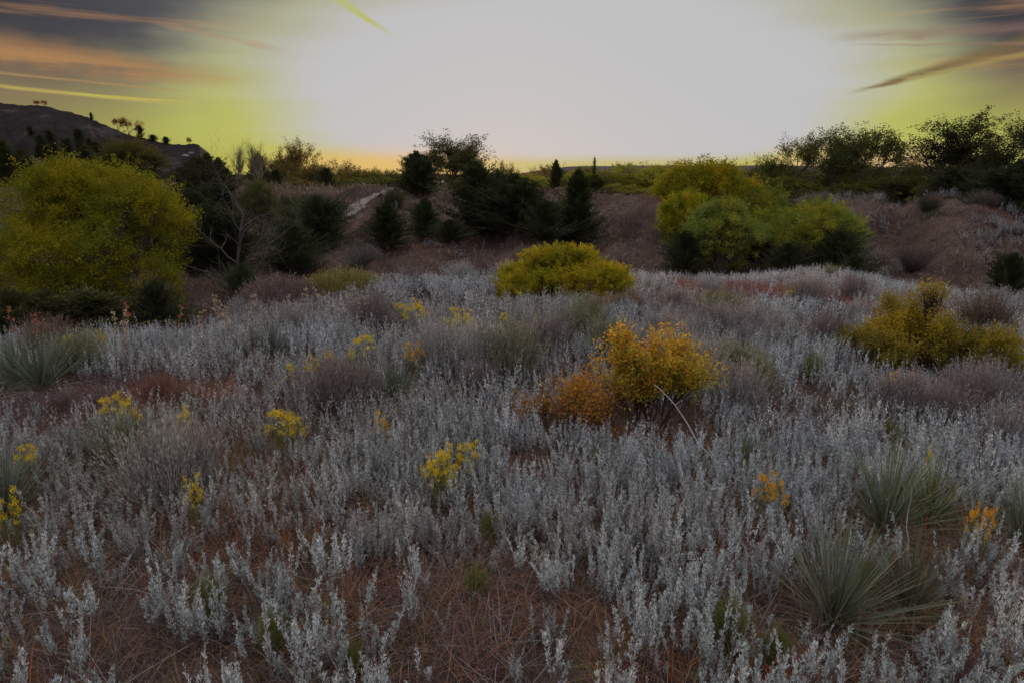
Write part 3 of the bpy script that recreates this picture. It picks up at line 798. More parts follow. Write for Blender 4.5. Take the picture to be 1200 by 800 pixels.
# pale dead stick
a = at(768, 452, y0 - .32); b = at(858, 556, y0 - .72)
pts = [np.array(at(px, py, Y)) for px, py, Y in [(766, 450, y0 - .30), (776, 462, y0 - .34), (790, 476, y0 - .40), (803, 494, y0 - .48), (819, 513, y0 - .56), (836, 535, y0 - .66), (860, 562, y0 - .74)]]
fine = [np.array([np.interp(u_, range(7), [p_[k_] for p_ in pts]) for k_ in range(3)]) for u_ in np.linspace(0, 6, 19)]
for k_ in range(1, 18): fine[k_] = fine[k_] + np.array([math.sin(k_ * .9) * .005 + math.sin(k_ * .33) * .010, 0, math.cos(k_ * 1.3) * .003 + math.sin(k_ * .36) * .012])
sg = [(fine[i], fine[i + 1], .0022 + i * .00011, .0022 + (i + 1) * .00011) for i in range(18)]
sg.append((fine[6], fine[6] + np.array([.035, .01, .03]), .0018, .0007)); sg.append((fine[11], fine[11] + np.array([-.03, .01, .035]), .0018, .0007))
q = Q(); tw = tubes(sg, 6); q.add(tw, tnt(len(tw), .9, 1.1, .02)); o = put('dead_stick', q.mesh('dead_stick', [M_bark]), None, (.36, .31, .29))
tag(o, 'bent pale grey dead stick leaning from the golden orange bush to the ground', 'stick')

def gold_bush():
    r = np.random.default_rng(515)
    x1, y1 = gp(1085, 438)
    root = empty('gold_bush', (x1, y1, hz(x1, y1) - .02)); tag(root, 'wide olive gold bush with one tuft standing above the rest', 'bush')
    wd, tp = [], []
    Pg = dict(seg=[4, 4, 4, 3], levels=3, start=[0, 0, 0, 0], kids=[2, 2, 2, 0], ang=.5, ratio=.58, taper=.55, wander=.12, trop=.04, leaf=2, keep=.8)
    spec = []
    for j in range(15):
        u = -1 + 2 * j / 14
        hh = .46 - .10 * abs(u) + r.uniform(-.05, .05)
        spec.append(((u * .42, r.normal(0, .15), 0), (u * .75, r.normal(0, .35), 1), hh, .009))
    for (o, d, L, rd) in spec:
        grow(wd, tp, np.array(o), unit(np.array(d, float)), L, rd, 0, Pg, r)
    n0 = len(tp)
    t = np.array([a[0] for a in tp])
    S_ = np.array([1.38 / (np.percentile(t[:, 0], 99) - np.percentile(t[:, 0], 1)), 1.3 / (np.percentile(t[:, 1], 99) - np.percentile(t[:, 1], 1)), .76 / np.percentile(t[:, 2], 99.5)])
    def shp(a):
        a = a * S_; u = a[..., 0] / .7
        k = np.interp(u, [-1, -.62, -.30, -.12, .2, .5, 1], [.72, .98, 1.08, .78, .90, .80, .62]); a = a.copy(); a[..., 2] *= k; return a
    wd = [(shp(a), shp(b), c, d_) for a, b, c, d_ in wd]; t = shp(t)
    td = np.array([a[1] for a in tp])
    w2, t2 = [], []
    grow(w2, t2, np.array([-.12, -.1, 0]), unit(np.array([.02, 0, 1.])), .66, .012, 1, dict(Pg, seg=[5, 5, 4, 3], start=[3, 3, 0, 0], kids=[3, 3, 2, 0], ratio=.34, ang=.5, wander=.06), r)
    tt2 = np.array([a[0] for a in t2]); s2 = .92 / max(tt2[:, 2].max(), .1)
    w2 = [(a * np.array([1, 1, s2]), b * np.array([1, 1, s2]), c, d_) for a, b, c, d_ in w2]; tt2 = tt2 * np.array([1, 1, s2]); ok = tt2[:, 2] > .62
    t = np.concatenate([t[t[:, 2] > .12], tt2[ok]]); td = np.concatenate([td[shp(np.array([a[0] for a in tp]))[:, 2] > .12], np.array([a[1] for a in t2])[ok]])
    wd += w2
    m_ = 85; tc_ = np.array([-.12, -.1, .86]) + rdir(m_, r) * np.array([.15, .13, .10]) * (r.random((m_, 1)) ** .4)
    for p_ in tc_: wd.append((np.array([-.12, -.1, .62]) + r.normal(0, .025, 3), p_, .004, .0015))
    t = np.concatenate([t, tc_, tc_ + r.normal(0, .015, (m_, 3))]); td = np.concatenate([td, rdir(m_, r), rdir(m_, r)])
    q = Q(); tw = tubes(wd, 5); q.add(tw, tnt(len(tw), .8, 1.3, .03)); put('stems', q.mesh('gold_bush', [M_bark]), root, (.075, .05, .045))
    ok = (r.random(len(t)) < .62) & (r.random(len(t)) < .25 + t[:, 2] * 2.2); t, td = t[ok], td[ok]
    i = np.repeat(np.arange(len(t)), 6)
    c = t[i] + r.normal(0, .026, (len(i), 3)); d = unit(rdir(len(i), r) + td[i] * .8)
    lf = leaves(c, d, r.uniform(.018, .034, len(i)), .013, r)
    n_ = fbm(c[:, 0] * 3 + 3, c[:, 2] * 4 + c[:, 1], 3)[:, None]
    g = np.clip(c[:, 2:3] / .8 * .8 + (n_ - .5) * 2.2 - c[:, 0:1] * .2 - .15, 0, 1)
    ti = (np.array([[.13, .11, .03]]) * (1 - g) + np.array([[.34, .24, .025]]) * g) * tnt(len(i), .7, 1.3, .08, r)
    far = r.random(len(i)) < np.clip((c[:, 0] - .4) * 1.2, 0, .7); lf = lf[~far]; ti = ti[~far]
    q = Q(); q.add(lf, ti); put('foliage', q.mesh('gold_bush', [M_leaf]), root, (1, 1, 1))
    EXC.append((x1, y1 - .1, .68)); EXC.append((x1 - .45, y1 - .35, .35)); EXC.append((x1 + .4, y1 - .35, .35)); EXC.append((x1 - .45, y1, .3)); EXC.append((x1 + .45, y1, .3))
gold_bush()

# fine-stemmed mound shrubs (rabbitbrush and dried broomweed), 4 meshes shared
def broom(seed, n=760, h=.42, w=.5, leafn=5):
    r = np.random.default_rng(seed)
    az = r.uniform(0, 6.283, n); e = np.abs(r.normal(0, .36, n)); e = np.clip(e, 0, .95) * (1 + .35 * np.sin(az * 2 + seed))
    d = np.stack([np.cos(az) * np.sin(e), np.sin(az) * np.sin(e), np.cos(e)], 1)
    b = np.stack([np.cos(az), np.sin(az), np.zeros(n)], 1) * r.uniform(0, .11, (n, 1))
    L = h * r.uniform(.55, 1.1, n) * (1 - .25 * e) * (1 + .12 * np.sin(az * 3 + seed * 2))
    bend = np.array([[0, 0, .22]]) * np.sin(e)[:, None] + r.normal(0, .05, (n, 3))
    base = strips(b, d, L, bend, .0035, .0022, 3, r=r)
    q = Q(); g = r.uniform(.7, 1.25, n)
    q.add(base, (np.tile(g, 3)[:, None] * np.array([[.75, .66, .60]])))
    i = np.repeat(np.arange(n), leafn * 2)
    t = r.uniform(.45, 1.02, len(i))[:, None]
    c = b[i] + d[i] * L[i][:, None] * t + bend[i] * L[i][:, None] * t * t + r.normal(0, .006, (len(i), 3))
    dl = unit(d[i] + rdir(len(i), r) * .45 + np.array([0, 0, .3]))
    lf = leaves(c, dl, r.uniform(.015, .035, len(i)), .0055, r)
    q.add(lf, g[i][:, None] * tnt(len(i), .8, 1.3, .05, r))
    return q.mesh('broom_shrub', [M_sage])
BR = [broom(600 + i, h=.42 + .03 * i) for i in range(4)]
MAUVE = (.33, .295, .28); GREY = (.40, .385, .36); OLV = (.25, .25, .15); STRAW = (.30, .25, .19)
grp = 'fine-stemmed mound shrubs of the meadow'
brooms = [
 (598, 448, 1.5, 1.25, (.26, .25, .17), 'largest grey-green broom shrub, between the yellow flowers and the golden orange bush'),
 (672, 405, 1.0, 1.0, OLV, 'olive broom shrub just beyond the largest one'),
 (566, 442, 1.15, 1.0, GREY, 'grey broom shrub pressed against the largest one'),
 (640, 425, 1.1, .95, (.26,.22,.21), 'mauve grey broom shrub between the olive one and the golden bush'),
 (195, 598, 1.0, 1.05, (.38, .35, .31), 'pale mauve broom shrub beside the spiky yucca with yellow flowers behind'),
 (225, 585, .85, .95, (.36, .32, .29), 'smaller mauve broom shrub leaning on the pale one by the yucca'),
 (60, 425, 1.1, .9, (.22, .13, .11), 'reddish brown seedy broom shrub behind the big yucca at the meadow edge'),
 (95, 440, 1.0, .8, OLV, 'olive broom shrub next to the big yucca at the meadow edge'),
 (345, 400, .9, .9, MAUVE, 'dusky broom shrub near the yellow specks at the meadow rim'),
 (505, 412, .9, .85, MAUVE, 'dusky broom shrub beside the low yellow flower patch'),
 (875, 408, 1.2, 1.0, MAUVE, 'brown rounded broom shrub beyond the golden orange bush'),
 (835, 400, 1.0, .9, MAUVE, 'low brown broom shrub just before the red grass strip'),
 (970, 412, 1.1, 1.0, (.25, .20, .19), 'mauve rounded broom shrub beside the wide olive gold bush'),
 (860, 452, 1.0, .9, OLV, 'olive green broom shrub close behind the golden orange bush'),
 (1055, 495, .95, .85, (.27, .23, .225), 'pale mauve broom shrub below the wide olive gold bush'),
 (1165, 485, .95, .8, MAUVE, 'dark mauve broom shrub under the trailing end of the gold bush'),
 (1185, 540, 1.0, .9, MAUVE, 'mauve broom shrub cut by the frame beside the second spiky yucca'),
 (1130, 475, 1.0, .8, MAUVE, 'small mauve broom shrub in front of the gold bush'),
 (190, 478, .62, .55, (.26, .13, .10), 'rusty red tussock beside the yellow flowers'),
 (215, 484, .5, .45, (.26, .15, .11), 'second rusty tussock just by the yellow specks'),
 (75, 492, .65, .5, (.22, .15, .14), 'plum brown low tussock below the big yucca'),
 (120, 488, .6, .45, (.23, .16, .15), 'plum brown tussock between the big yucca and the rusty one'),
 (1150, 400, 1.4, 1.2, (.16, .12, .09), 'brown trailing shrub beside the gold bush branches'),
 (790, 380, 1.0, .9, (.25, .2, .19), 'pale brown broom shrub behind the golden bush toward the yellow dome'),
 (700, 378, .9, .8, (.34, .18, .07), 'small orange-tinged shrub at the foot of the yellow dome bush'),
 (735, 372, .9, .75, (.26, .16, .10), 'small tawny shrub beside the orange-tinged one under the dome bush'),
]
for i, (px, py, s1, s2, c, lab) in enumerate(brooms):
    x, y = gp(px, py)
    o = put('broom_shrub', BR[i % 4], None, c); o.location = (x, y, hz(x, y) - .01); o.rotation_euler = (0, 0, i * 1.3); o.scale = (s1 * .95, s1 * .95, s2 * .95)
    tag(o, lab, 'shrub', grp); EXC.append((x, y, .13 * s1))
# the smaller brooms everywhere in the meadow, nothing tells them apart
r_ = np.random.default_rng(81); cnt = 0
while cnt < 48:
    Y = r_.uniform(4.5, 14.5); X = r_.uniform(-.75, .9) * Y
    if Y > edgeY(X / Y) + .6 or fbm(X * .5 + 8, Y * .5, 2) < .47: continue
    if any((X - e[0]) ** 2 + (Y - e[1]) ** 2 < (e[2] + .15) ** 2 for e in EXC): continue
    c = [MAUVE, GREY, (.25, .2, .19), OLV, MAUVE][cnt % 5]; s1 = r_.uniform(.55, 1.0)
    o = put('broom_shrub', BR[cnt % 4], None, c); o.location = (X, Y, hz(X, Y) - .01); o.rotation_euler = (0, 0, cnt); o.scale = (s1 * 1.1, s1 * 1.1, s1)
    tag(o, 'small dull broom shrub half sunk among the silver sage', 'shrub', 'small broom shrubs among the sage'); EXC.append((X, Y, .1)); cnt += 1

r_ = np.random.default_rng(88); cnt = 0
while cnt < 46:
    Y = r_.uniform(22, 46); X = r_.uniform(-.35, .8) * Y
    if Y < edgeY(X / Y) + 5 or (r_.random() < .6 and X / Y < .35): continue
    s1 = r_.uniform(1.2, 2.6)
    o = put('bank_scrub', BR[cnt % 4], None, [(.10, .085, .06), (.16, .13, .11), (.09, .09, .045), (.20, .18, .16)][cnt % 4]); o.location = (X, Y, hz(X, Y) - .03); o.rotation_euler = (0, 0, cnt); o.scale = (s1 * 1.3, s1 * 1.3, s1 * .8)
    tag(o, 'low scrubby bush dotted on the bare brown bank beyond the meadow', 'shrub', 'low scrub on the far bank'); cnt += 1
# long mauve and olive mound at the meadow rim
def rim_mound(px, pytop, Y, w, hmul, c, lab, seed):
    r = np.random.default_rng(seed)
    a = ray(px, pytop); x = Y * a[0] / a[1]; zb = hz(x, Y); h = max(.35, EYE + Y * a[2] / a[1] - zb)
    n = 3400
    px_ = r.uniform(-1, 1, n); py_ = r.uniform(-1, 1, n); ok = px_ ** 2 + py_ ** 2 < 1; px_ = px_[ok]; py_ = py_[ok]; n = len(px_)
    hh = h * np.sqrt(1 - (px_ ** 2 + py_ ** 2) * .93) * r.uniform(.85, 1.05, n) * (.8 + .35 * fbm(px_ * 3 + seed, py_ * 3, 2))
    bx = px_ * w / 2 * .9; by = py_ * w * .36
    b = np.stack([bx * .75, by * .75, H(x + bx * .75, Y + by * .75) - zb - .02], 1)
    d = unit(np.stack([bx * .45, by * .45, hh], 1) + r.normal(0, .05, (n, 3)))
    q = Q(); bend = r.normal(0, .06, (n, 3)); g = r.uniform(.7, 1.25, n)
    q.add(strips(b, d, hh, bend, .006, .004, 3, r=r), np.tile(g, 3)[:, None] * np.array([[.8, .7, .65]]))
    i = np.repeat(np.arange(n), 8); t = r.uniform(.4, 1.03, len(i))[:, None]
    cc = b[i] + d[i] * hh[i][:, None] * t + bend[i] * hh[i][:, None] * t * t + r.normal(0, .012, (len(i), 3))
    q.add(leaves(cc, unit(d[i] + rdir(len(i), r) * .5), r.uniform(.025, .05, len(i)), .011, r), g[i][:, None] * tnt(len(i), .8, 1.25, .06, r))
    o = put('mound_shrub', q.mesh('mound_shrub', [M_sage]), None, c); o.location = (x, Y, zb); tag(o, lab, 'shrub')
rim_mound(318, 320, 9.8, 1.7, 1, (.22, .155, .14), 'mauve brown mound shrub on the meadow rim behind the dried flower stalks', 701)
rim_mound(385, 313, 10.4, 2.0, 1, (.26, .215, .07), 'olive yellow mound shrub on the meadow rim', 702)
rim_mound(428, 326, 11.0, 1.3, 1, (.22, .17, .12), 'tawny mound shrub trailing from the olive yellow one', 703)

for i, (px, py, s1) in enumerate([(322, 775, .42), (558, 712, .36), (852, 770, .45), (905, 790, .4), (415, 800, .35), (575, 640, .35), (250, 735, .4), (1010, 700, .4), (950, 450, .6), (700, 560, .35), (880, 470, .7), (1035, 530, .5), (780, 640, .3)]):
    x, y = gp(px, py)
    o = put('green_herb', BR[(i + 1) % 4], None, (.20, .21, .07)); o.location = (x, y, hz(x, y) - .01); o.rotation_euler = (0, 0, i * 2.3); o.scale = (s1 * .6, s1 * .6, s1)
    tag(o, 'small feathery yellow-green herb low between sage and dry grass', 'herb', 'yellow-green herbs between the sage'); EXC.append((x, y, .04))

# ------------------------------------------------------------------ yuccas
def yucca(seed, n=130, L0=.45, spread=1.05):
    r = np.random.default_rng(seed)
    az = r.uniform(0, 6.283, n); e = np.clip(r.beta(1.6, 1.6, n) * spread * 1.25, 0.02, 1.35)
    d = np.stack([np.cos(az) * np.sin(e), np.sin(az) * np.sin(e), np.cos(e)], 1)
    L = L0 * r.uniform(.7, 1.05, n); b = d * .02
    side = unit(np.cross(d, np.array([[0, 0, 1.]])) + r.normal(0, .15, (n, 3)))
    q = Q(); st = strips(b, d, L, np.array([[0, 0, -.06]]) + r.normal(0, .02, (n, 3)), .0095, .0015, 4, side=side)
    q.add(st, np.tile(tnt(n, .7, 1.25, .07, r), (4, 1)))
    # pale fibres curling from the margins
    m = 90; i = r.integers(0, n, m); t = r.uniform(.2, .7, m)[:, None]
    c = b[i] + d[i] * L[i][:, None] * t
    q.add(strips(c, unit(d[i] + rdir(m, r) * .8), .05, rdir(m, r) * .5, .0012, .0008, 2, r=r), (3.0, 2.8, 3.0))
    # dead skirt
    m = 40; az = r.uniform(0, 6.283, m); dd = unit(np.stack([np.cos(az), np.sin(az), r.uniform(-.05, .35, m)], 1))
    q.add(strips(dd * .02, dd, L0 * r.uniform(.4, .7, m), np.array([[0, 0, -.2]]), .008, .002, 3, r=r), (2.4, 1.7, 1.7))
    return q.mesh('yucca', [M_blade])
YU = [yucca(800 + i, n=130 + 25 * i) for i in range(3)]
YC = (.115, .135, .085)
for i, (px, py, s_, c, lab) in enumerate([
 (48, 462, 1.45, YC, 'big green yucca at the meadow edge above the plum brown tussocks'),
 (20, 450, 1.1, YC, 'green yucca beside the big one, in front of dark junipers'),
 (150, 556, .95, (.11, .12, .06), 'stiff yellowish yucca leaning beside the pale mauve broom shrub'),
 (8, 612, 1.0, YC, 'yucca cut by the frame with yellow flowers around it'),
 (425, 478, 1.0, (.10, .13, .085), 'grey-green yucca near the yellow flower patch, partly behind sage'),
 (462, 476, .85, (.10, .12, .07), 'smaller yucca touching the grey-green one'),
 (318, 420, .95, (.10, .12, .08), 'pale yucca near the meadow rim beyond the rusty tussocks'),
 (607, 402, .9, (.11, .13, .09), 'slim yucca behind the largest broom shrub'),
 (868, 556, .62, (.12, .14, .07), 'small soft green yucca below the end of the dead stick'),
 (1035, 628, 1.15, (.12, .14, .085), 'large fan-shaped yucca with a pale standing stalk before it'),
 (1085, 622, .95, (.11, .12, .045), 'olive yucca sharing a clump with the fan-shaped one'),
 (975, 738, 1.05, (.14, .145, .09), 'low wide yucca in the closest row of plants under the fan-shaped one'),
 (1062, 725, .8, (.10, .10, .06), 'thin half-dried yucca beside the low wide one'),
 (1198, 640, .9, YC, 'dark yucca cut by the frame beside the fan-shaped one')]):
    x, y = gp(px, py)
    o = put('yucca', YU[i % 3], None, c); o.location = (x, y, hz(x, y) + .02); o.rotation_euler = (0, 0, i * 2.1); o.scale = (s_ * .98,) * 3
    tag(o, lab, 'yucca'); EXC.append((x, y - .06, .24 * s_))

# ------------------------------------------------------------------ yellow flower plants
def flower(seed, w=.14, h=.3, heads=26):
    r = np.random.default_rng(seed)
    q1 = Q(); q2 = Q()
    a = r.uniform(0, 6.283, heads); rad = np.sqrt(r.uniform(0, 1, heads)) * w
    tip = np.stack([np.cos(a) * rad, np.sin(a) * rad, h * (1 - .25 * (rad / w) ** 2) + r.normal(0, .035, heads)], 1)
    b = np.stack([np.cos(a) * rad * .25, np.sin(a) * rad * .25, np.zeros(heads)], 1)
    d = tip - b; L = np.linalg.norm(d, axis=1); d = d / L[:, None]
    q1.add(strips(b, d, L, np.zeros((heads, 3)), .003, .002, 2, r=r), (.16, .15, .05))
    i = np.repeat(np.arange(heads), 16); t = r.uniform(.15, .95, len(i))[:, None]
    q1.add(leaves(b[i] + d[i] * L[i][:, None] * t, unit(d[i] + rdir(len(i), r) * .7), r.uniform(.015, .035, len(i)), .005, r), tnt(len(i), .8, 1.3, .1, r) * np.array([[.16, .17, .05]]))
    i = np.repeat(np.arange(heads), 34)
    c = tip[i] + r.normal(0, 1, (len(i), 3)) * np.array([[.013, .013, .008]])
    q2.add(leaves(c, unit(rdir(len(i), r) + np.array([0, 0, .9])), r.uniform(.006, .011, len(i)), .008, r), tnt(len(i), .75, 1.2, .05, r))
    return q1.mesh('flower_stems', [M_blade]), q2.mesh('flower_heads', [M_petal])
FL = [flower(900 + i, w=.10 + .03 * (i % 3), heads=18 + 8 * (i % 3)) for i in range(5)]
YEL = (.70, .50, .018)
fls = [
 (486, 360, 1.5, 'wide flat yellow flower patch toward the far meadow, behind the brighter clump'),
 (470, 362, 1.0, 'small yellow flower plant at the end of the wide flat patch'),
 (537, 372, 1.25, 'bright yellow flower clump beyond the largest broom shrub'),
 (427, 400, 1.2, 'bright yellow flower clump behind the grey-green yucca'),
 (484, 408, .95, 'ochre flower clump between the yucca pair and the largest broom shrub'),
 (410, 416, .6, 'sparse yellow flower plant below the bright clump by the yucca'),
 (388, 420, .55, 'few yellow flowers dotted in sage before the bright clump'),
 (365, 428, .5, 'loose yellow dots on thin stems near the pale yucca'),
 (340, 432, .4, 'single thin yellow flower plant between pale yucca and rusty tussock'),
 (500, 365, .7, 'small yellow flower plant touching the wide flat patch'),
 (215, 488, .75, 'small bright yellow flower clump above the pale mauve broom shrub'),
 (132, 474, .85, 'yellow flower clump behind the stiff yellowish yucca'),
 (150, 480, .55, 'low yellow flower bits beside the clump behind the stiff yucca'),
 (328, 490, 1.05, 'bright yellow flower clump alone in dense silver sage'),
 (346, 494, .65, 'smaller yellow flower head group joined to the lone clump in silver sage'),
 (522, 536, 1.0, 'long yellow flower clump low in the middle of the silver sage'),
 (548, 532, .7, 'yellow flower tuft at the upper end of the long clump'),
 (512, 546, .7, 'drooping yellow flower tuft at the lower end of the long clump'),
 (896, 568, .6, 'vivid orange-yellow flower clump below the dead stick'),
 (912, 570, .5, 'second vivid flower head beside the orange-yellow clump'),
 (1142, 604, .42, 'amber flower clump beside the large fan-shaped yucca'),
 (1158, 610, .3, 'fading amber flower tuft on the outer side of the amber clump'),
 (1048, 445, .5, 'small yellow flower tuft under the gold bush'),
 (30, 532, .7, 'yellow flower plant above the yucca cut by the frame'),
 (6, 590, .6, 'yellow flower plant at the frame beside the cut yucca'),
 (90, 372, .5, 'yellow flowers on the seedy broom shrub at the meadow edge'),
 (80, 400, .7, 'dull yellow flower patch on the olive broom shrub'),
 (118, 395, .5, 'dull yellow flower plant beyond the olive broom shrub'),
 (590, 372, .7, 'pale yellow flower tuft beyond the largest broom shrub'),
 (225, 570, .4, 'thin yellow flower stem beside the mauve broom shrub'),
 (1090, 534, .22, 'single small yellow flower in mauve brush'),
 (925, 345, .9, 'yellow flower patch in the red grass strip by the grove'),
 (445, 495, .4, 'orange-brown flower plant under the yucca pair'),
 (1135, 310, .1, None)]
for i, (px, py, s_, lab) in enumerate(fls):
    if lab is None: continue
    x, y = gp(px, py, .27 * max(1.0, 1.1 * s_ ** .5))
    root = empty('yellow_flower_plant', (x, y, hz(x, y)), i * 1.1, (s_ * .78, s_ * .78, max(1.0, 1.1 * s_ ** .5)))
    tag(root, lab, 'flowers', 'yellow flower plants in the meadow')
    put('stems', FL[i % 5][0], root, (1, 1, 1)); put('flower_heads', FL[i % 5][1], root, YEL if 'amber' not in lab and 'vivid' not in lab and 'ochre' not in lab and 'orange' not in lab else (.72, .36, .02))
    EXC.append((x, y, .05 * s_))

# ------------------------------------------------------------------ dried flower stalks at the rim, sticks
def drystalk(seed):
    r = np.random.default_rng(seed); q1 = Q(); q2 = Q()
    segs, tips = [], []
    p = np.zeros(3); d = unit(np.array([r.normal(0, .08), r.normal(0, .08), 1]))
    for i in range(5):
        qn = p + d * .1; segs.append((p, qn, .0028, .0024)); d = unit(d + r.normal(0, .06, 3)); p = qn
        if i > 1:
            for k in range(2):
                e = rot_off(d, .5, r); e = unit(e + np.array([0, 0, .4])); L = r.uniform(.05, .11); segs.append((p, p + e * L, .0018, .0012)); tips.append(p + e * L)
    tips.append(p)
    tw = tubes(segs, 4); q1.add(tw, tnt(len(tw), .8, 1.2, .03, r))
    t = np.array(tips); i = np.repeat(np.arange(len(t)), 26)
    c = t[i] + r.normal(0, .007, (len(i), 3)); q2.add(leaves(c, unit(rdir(len(i), r) + np.array([0, 0, .8])), .012, .007, r), tnt(len(i), .7, 1.2, .05, r))
    return q1.mesh('dry_stalk', [M_bark]), q2.mesh('dry_heads', [M_petal])
DS = [drystalk(950 + i) for i in range(4)]
r_ = np.random.default_rng(97)
ds = [(28, 372), (36, 378), (128, 376), (142, 380), (198, 362), (204, 358), (232, 366), (240, 352), (246, 360), (256, 356), (262, 350), (268, 362), (276, 366), (290, 362), (310, 360), (140, 388), (150, 384), (338, 352), (352, 350), (368, 346), (410, 350), (418, 346), (424, 352), (436, 350)]
for i, (px, py) in enumerate(ds):
    x, y = gp(px, py, .46)
    red = i in (0, 1, 3, 4, 10)
    root = empty('dried_flower_stalk', (x, y, hz(x, y)), i * 2, (1, 1, r_.uniform(.8, 1.1)))
    tag(root, 'thin dried stalk with %s seed heads along the meadow rim' % ('rust red' if red else 'pale tan'), 'dried flower', 'rust red dried stalks' if red else 'pale tan dried stalks')
    put('stalk', DS[i % 4][0], root, (.22, .14, .10)); put('flower_heads', DS[i % 4][1], root, (.42, .17, .09) if red else (.50, .38, .24))
for nm, px, py, h, lean, lab in [('dead_stalk', 1058, 660, .36, (-.14, -.05, 1), 'pale straight dead stalk standing in front of the fan-shaped yucca'), ('dead_stalk', 17, 560, .40, (-.03, 0, 1), 'dark upright dead stalk beside the yucca cut by the frame'), ('dead_stalk', 121, 400, .42, (.03, 0, 1), 'pale thin stalk against the dark junipers at the meadow rim')]:
    x, y = gp(px, py); z = hz(x, y); d = unit(np.array(lean)); r0 = .0042 if px > 1000 else .003
    sg = []; p = np.zeros(3)
    for i in range(6):
        qn = p + d * h / 6 + rng.normal(0, .007, 3); sg.append((p, qn, r0 * (1 - i / 7), r0 * (1 - (i + 1) / 7))); p = qn
    q = Q(); tw = tubes(sg, 6); q.add(tw, tnt(len(tw), .8, 1.1, .02)); o = put(nm, q.mesh(nm, [M_bark]), None, (.40, .36, .36) if px != 17 else (.16, .14, .15)); o.location = (x, y, z); tag(o, lab, 'stalk')

# ------------------------------------------------------------------ silver sage
def sage_clump(seed, stalks, nl, leafL, W=.30, branch=True):
    r = np.random.default_rng(seed); q = Q()
    for s_ in range(stalks):
        a = r.uniform(0, 6.283); rd = r.uniform(0, .048 + .009 * stalks)
        b = np.array([math.cos(a) * rd, math.sin(a) * rd, 0.])
        h = r.uniform(.15, .42); lean = np.array([r.normal(0, .14), r.normal(0, .14), 0]) + np.array([math.cos(a), math.sin(a), 0]) * rd * 1.2
        g = r.uniform(.82, 1.18)
        up = np.array([0, 0, 1.])
        q.add(strips(b[None], up[None], h, lean[None], .0045, .002, 4 if nl > 60 else 2, r=r), np.array([.22, .17, .155]) * g)
        n = nl
        t = r.uniform(.06, 1.0, n) ** .75; t = np.clip(t, .03, 1)
        az = np.arange(n) * 2.399 + r.uniform(0, .6, n)
        el = r.uniform(.4, 1.1, n) + .3 * t
        d = np.stack([np.cos(az) * np.cos(el), np.sin(az) * np.cos(el), np.sin(el)], 1)
        prof = np.interp(t, [0, .3, .55, .8, 1], [.5, 1.0, 1.0, .75, .4])
        c = b + up * h * t[:, None] + lean * h * (t ** 2)[:, None]
        c = c + d * np.array([[1, 1, 0]]) * r.uniform(0, .012, n)[:, None] * (leafL / .024)
        L = leafL * prof * r.uniform(.75, 1.35, n)
        lf = leaves(c, unit(d), L, L * W, r)
        # lower leaves have withered to brown
        k = np.clip((t - r.uniform(.18, .48, n)) / .22, 0, 1)[:, None]
        col = (np.array([[.15, .10, .09]]) * (1 - k) + np.array([[.535, .535, .505]]) * k) * tnt(n, .50, 1.35, .03, r) * g
        q.add(lf, col)
        if branch:
            nb = r.integers(8, 15)
            for j in range(nb):
                tb = r.uniform(.35, .9); pb = b + up * h * tb + lean * h * tb * tb
                ab = r.uniform(0, 6.283); db = unit(np.array([math.cos(ab) * .6, math.sin(ab) * .6, 1.]))
                Lb = r.uniform(.03, .075) * (1.15 - tb)
                m = int(nl / 11)
                tt_ = r.uniform(.2, 1, m)[:, None]
                cb = pb + db * Lb * tt_
                dl = unit(db + rdir(m, r) * .75)
                q.add(leaves(cb, dl, leafL * r.uniform(.5, .9, m), leafL * .25, r), tnt(m, .55, 1.45, .03, r) * np.array([[.55, .55, .52]]) * g)
    return q
NEARQ = [sage_clump(1000 + i, 3 + i % 4, 84, .0225, W=.30) for i in range(16)]
MIDQ = [sage_clump(1100 + i, 5, 38, .028, W=.36, branch=False) for i in range(12)]
FARQ = [sage_clump(1200 + i, 6, 17, .042, W=.42, branch=False) for i in range(8)]
NEARM = [q.mesh('sage_plant', [M_sage]) for q in NEARQ]
def sage_density(X, Y):
    n = fbm(X * .55 + 2, Y * .55 + 7, 3); n2 = fbm(X * 1.9 + 40, Y * 1.9, 2)
    d = np.clip(.72 + (n - .42) * 2.6, .34, 1) * np.clip(.75 + (n2 - .42) * 3.0, .38, 1.0)
    d = d * np.interp(Y, [1.5, 2.1, 2.7, 3.5], [.90, .95, 1.1, 1.3])
    d = np.where((np.abs(X + .1) < .7) & (Y < 2.5), d * .7, d)
    return np.clip(d, 0, 1)
def scatter(n, ylo, yhi, xk=.95, x0_=1.5, seed=1, uniform_area=True):
    r = np.random.default_rng(seed)
    Y = np.sqrt(r.uniform(ylo ** 2, yhi ** 2, n)); X = r.uniform(-1, 1, n) * (xk * Y + x0_)
    return X, Y, r
EXC += [(x0, y0 - .35, .22), (x0 + .25, y0 - .2, .18), (x0 - .3, y0 - .3, .2)]
EX = np.array(EXC)
def free(X, Y, grow_=1.0):
    ok = np.ones(len(X), bool)
    for e in EX: ok &= (X - e[0]) ** 2 + (Y - e[1]) ** 2 > (e[2] * grow_) ** 2
    return ok
red_spots = [(*gp(195, 480), .55), (*gp(90, 490), .75), (*gp(520, 720), .42), (*gp(640, 560), .25)]
def inmeadow(X, Y): return Y < edgeY(X / np.maximum(Y, 4)) + 1.6
strip_pts = np.array([gp(px, py, .16) for px, py in [(800, 336), (850, 340), (900, 342), (950, 346), (1000, 352)]])
def in_strip(X, Y):
    yc = np.interp(X, strip_pts[:, 0], strip_pts[:, 1], left=-99, right=-99)
    return np.abs(Y - yc) < .8 + .9 * fbm(X * 1.2, Y * 1.2, 2)
X, Y, r = scatter(21000, 1.25, 15.5, seed=21)
_a = scatter(4300, 1.25, 4.4, seed=27); X = np.concatenate([X, _a[0]]); Y = np.concatenate([Y, _a[1]])
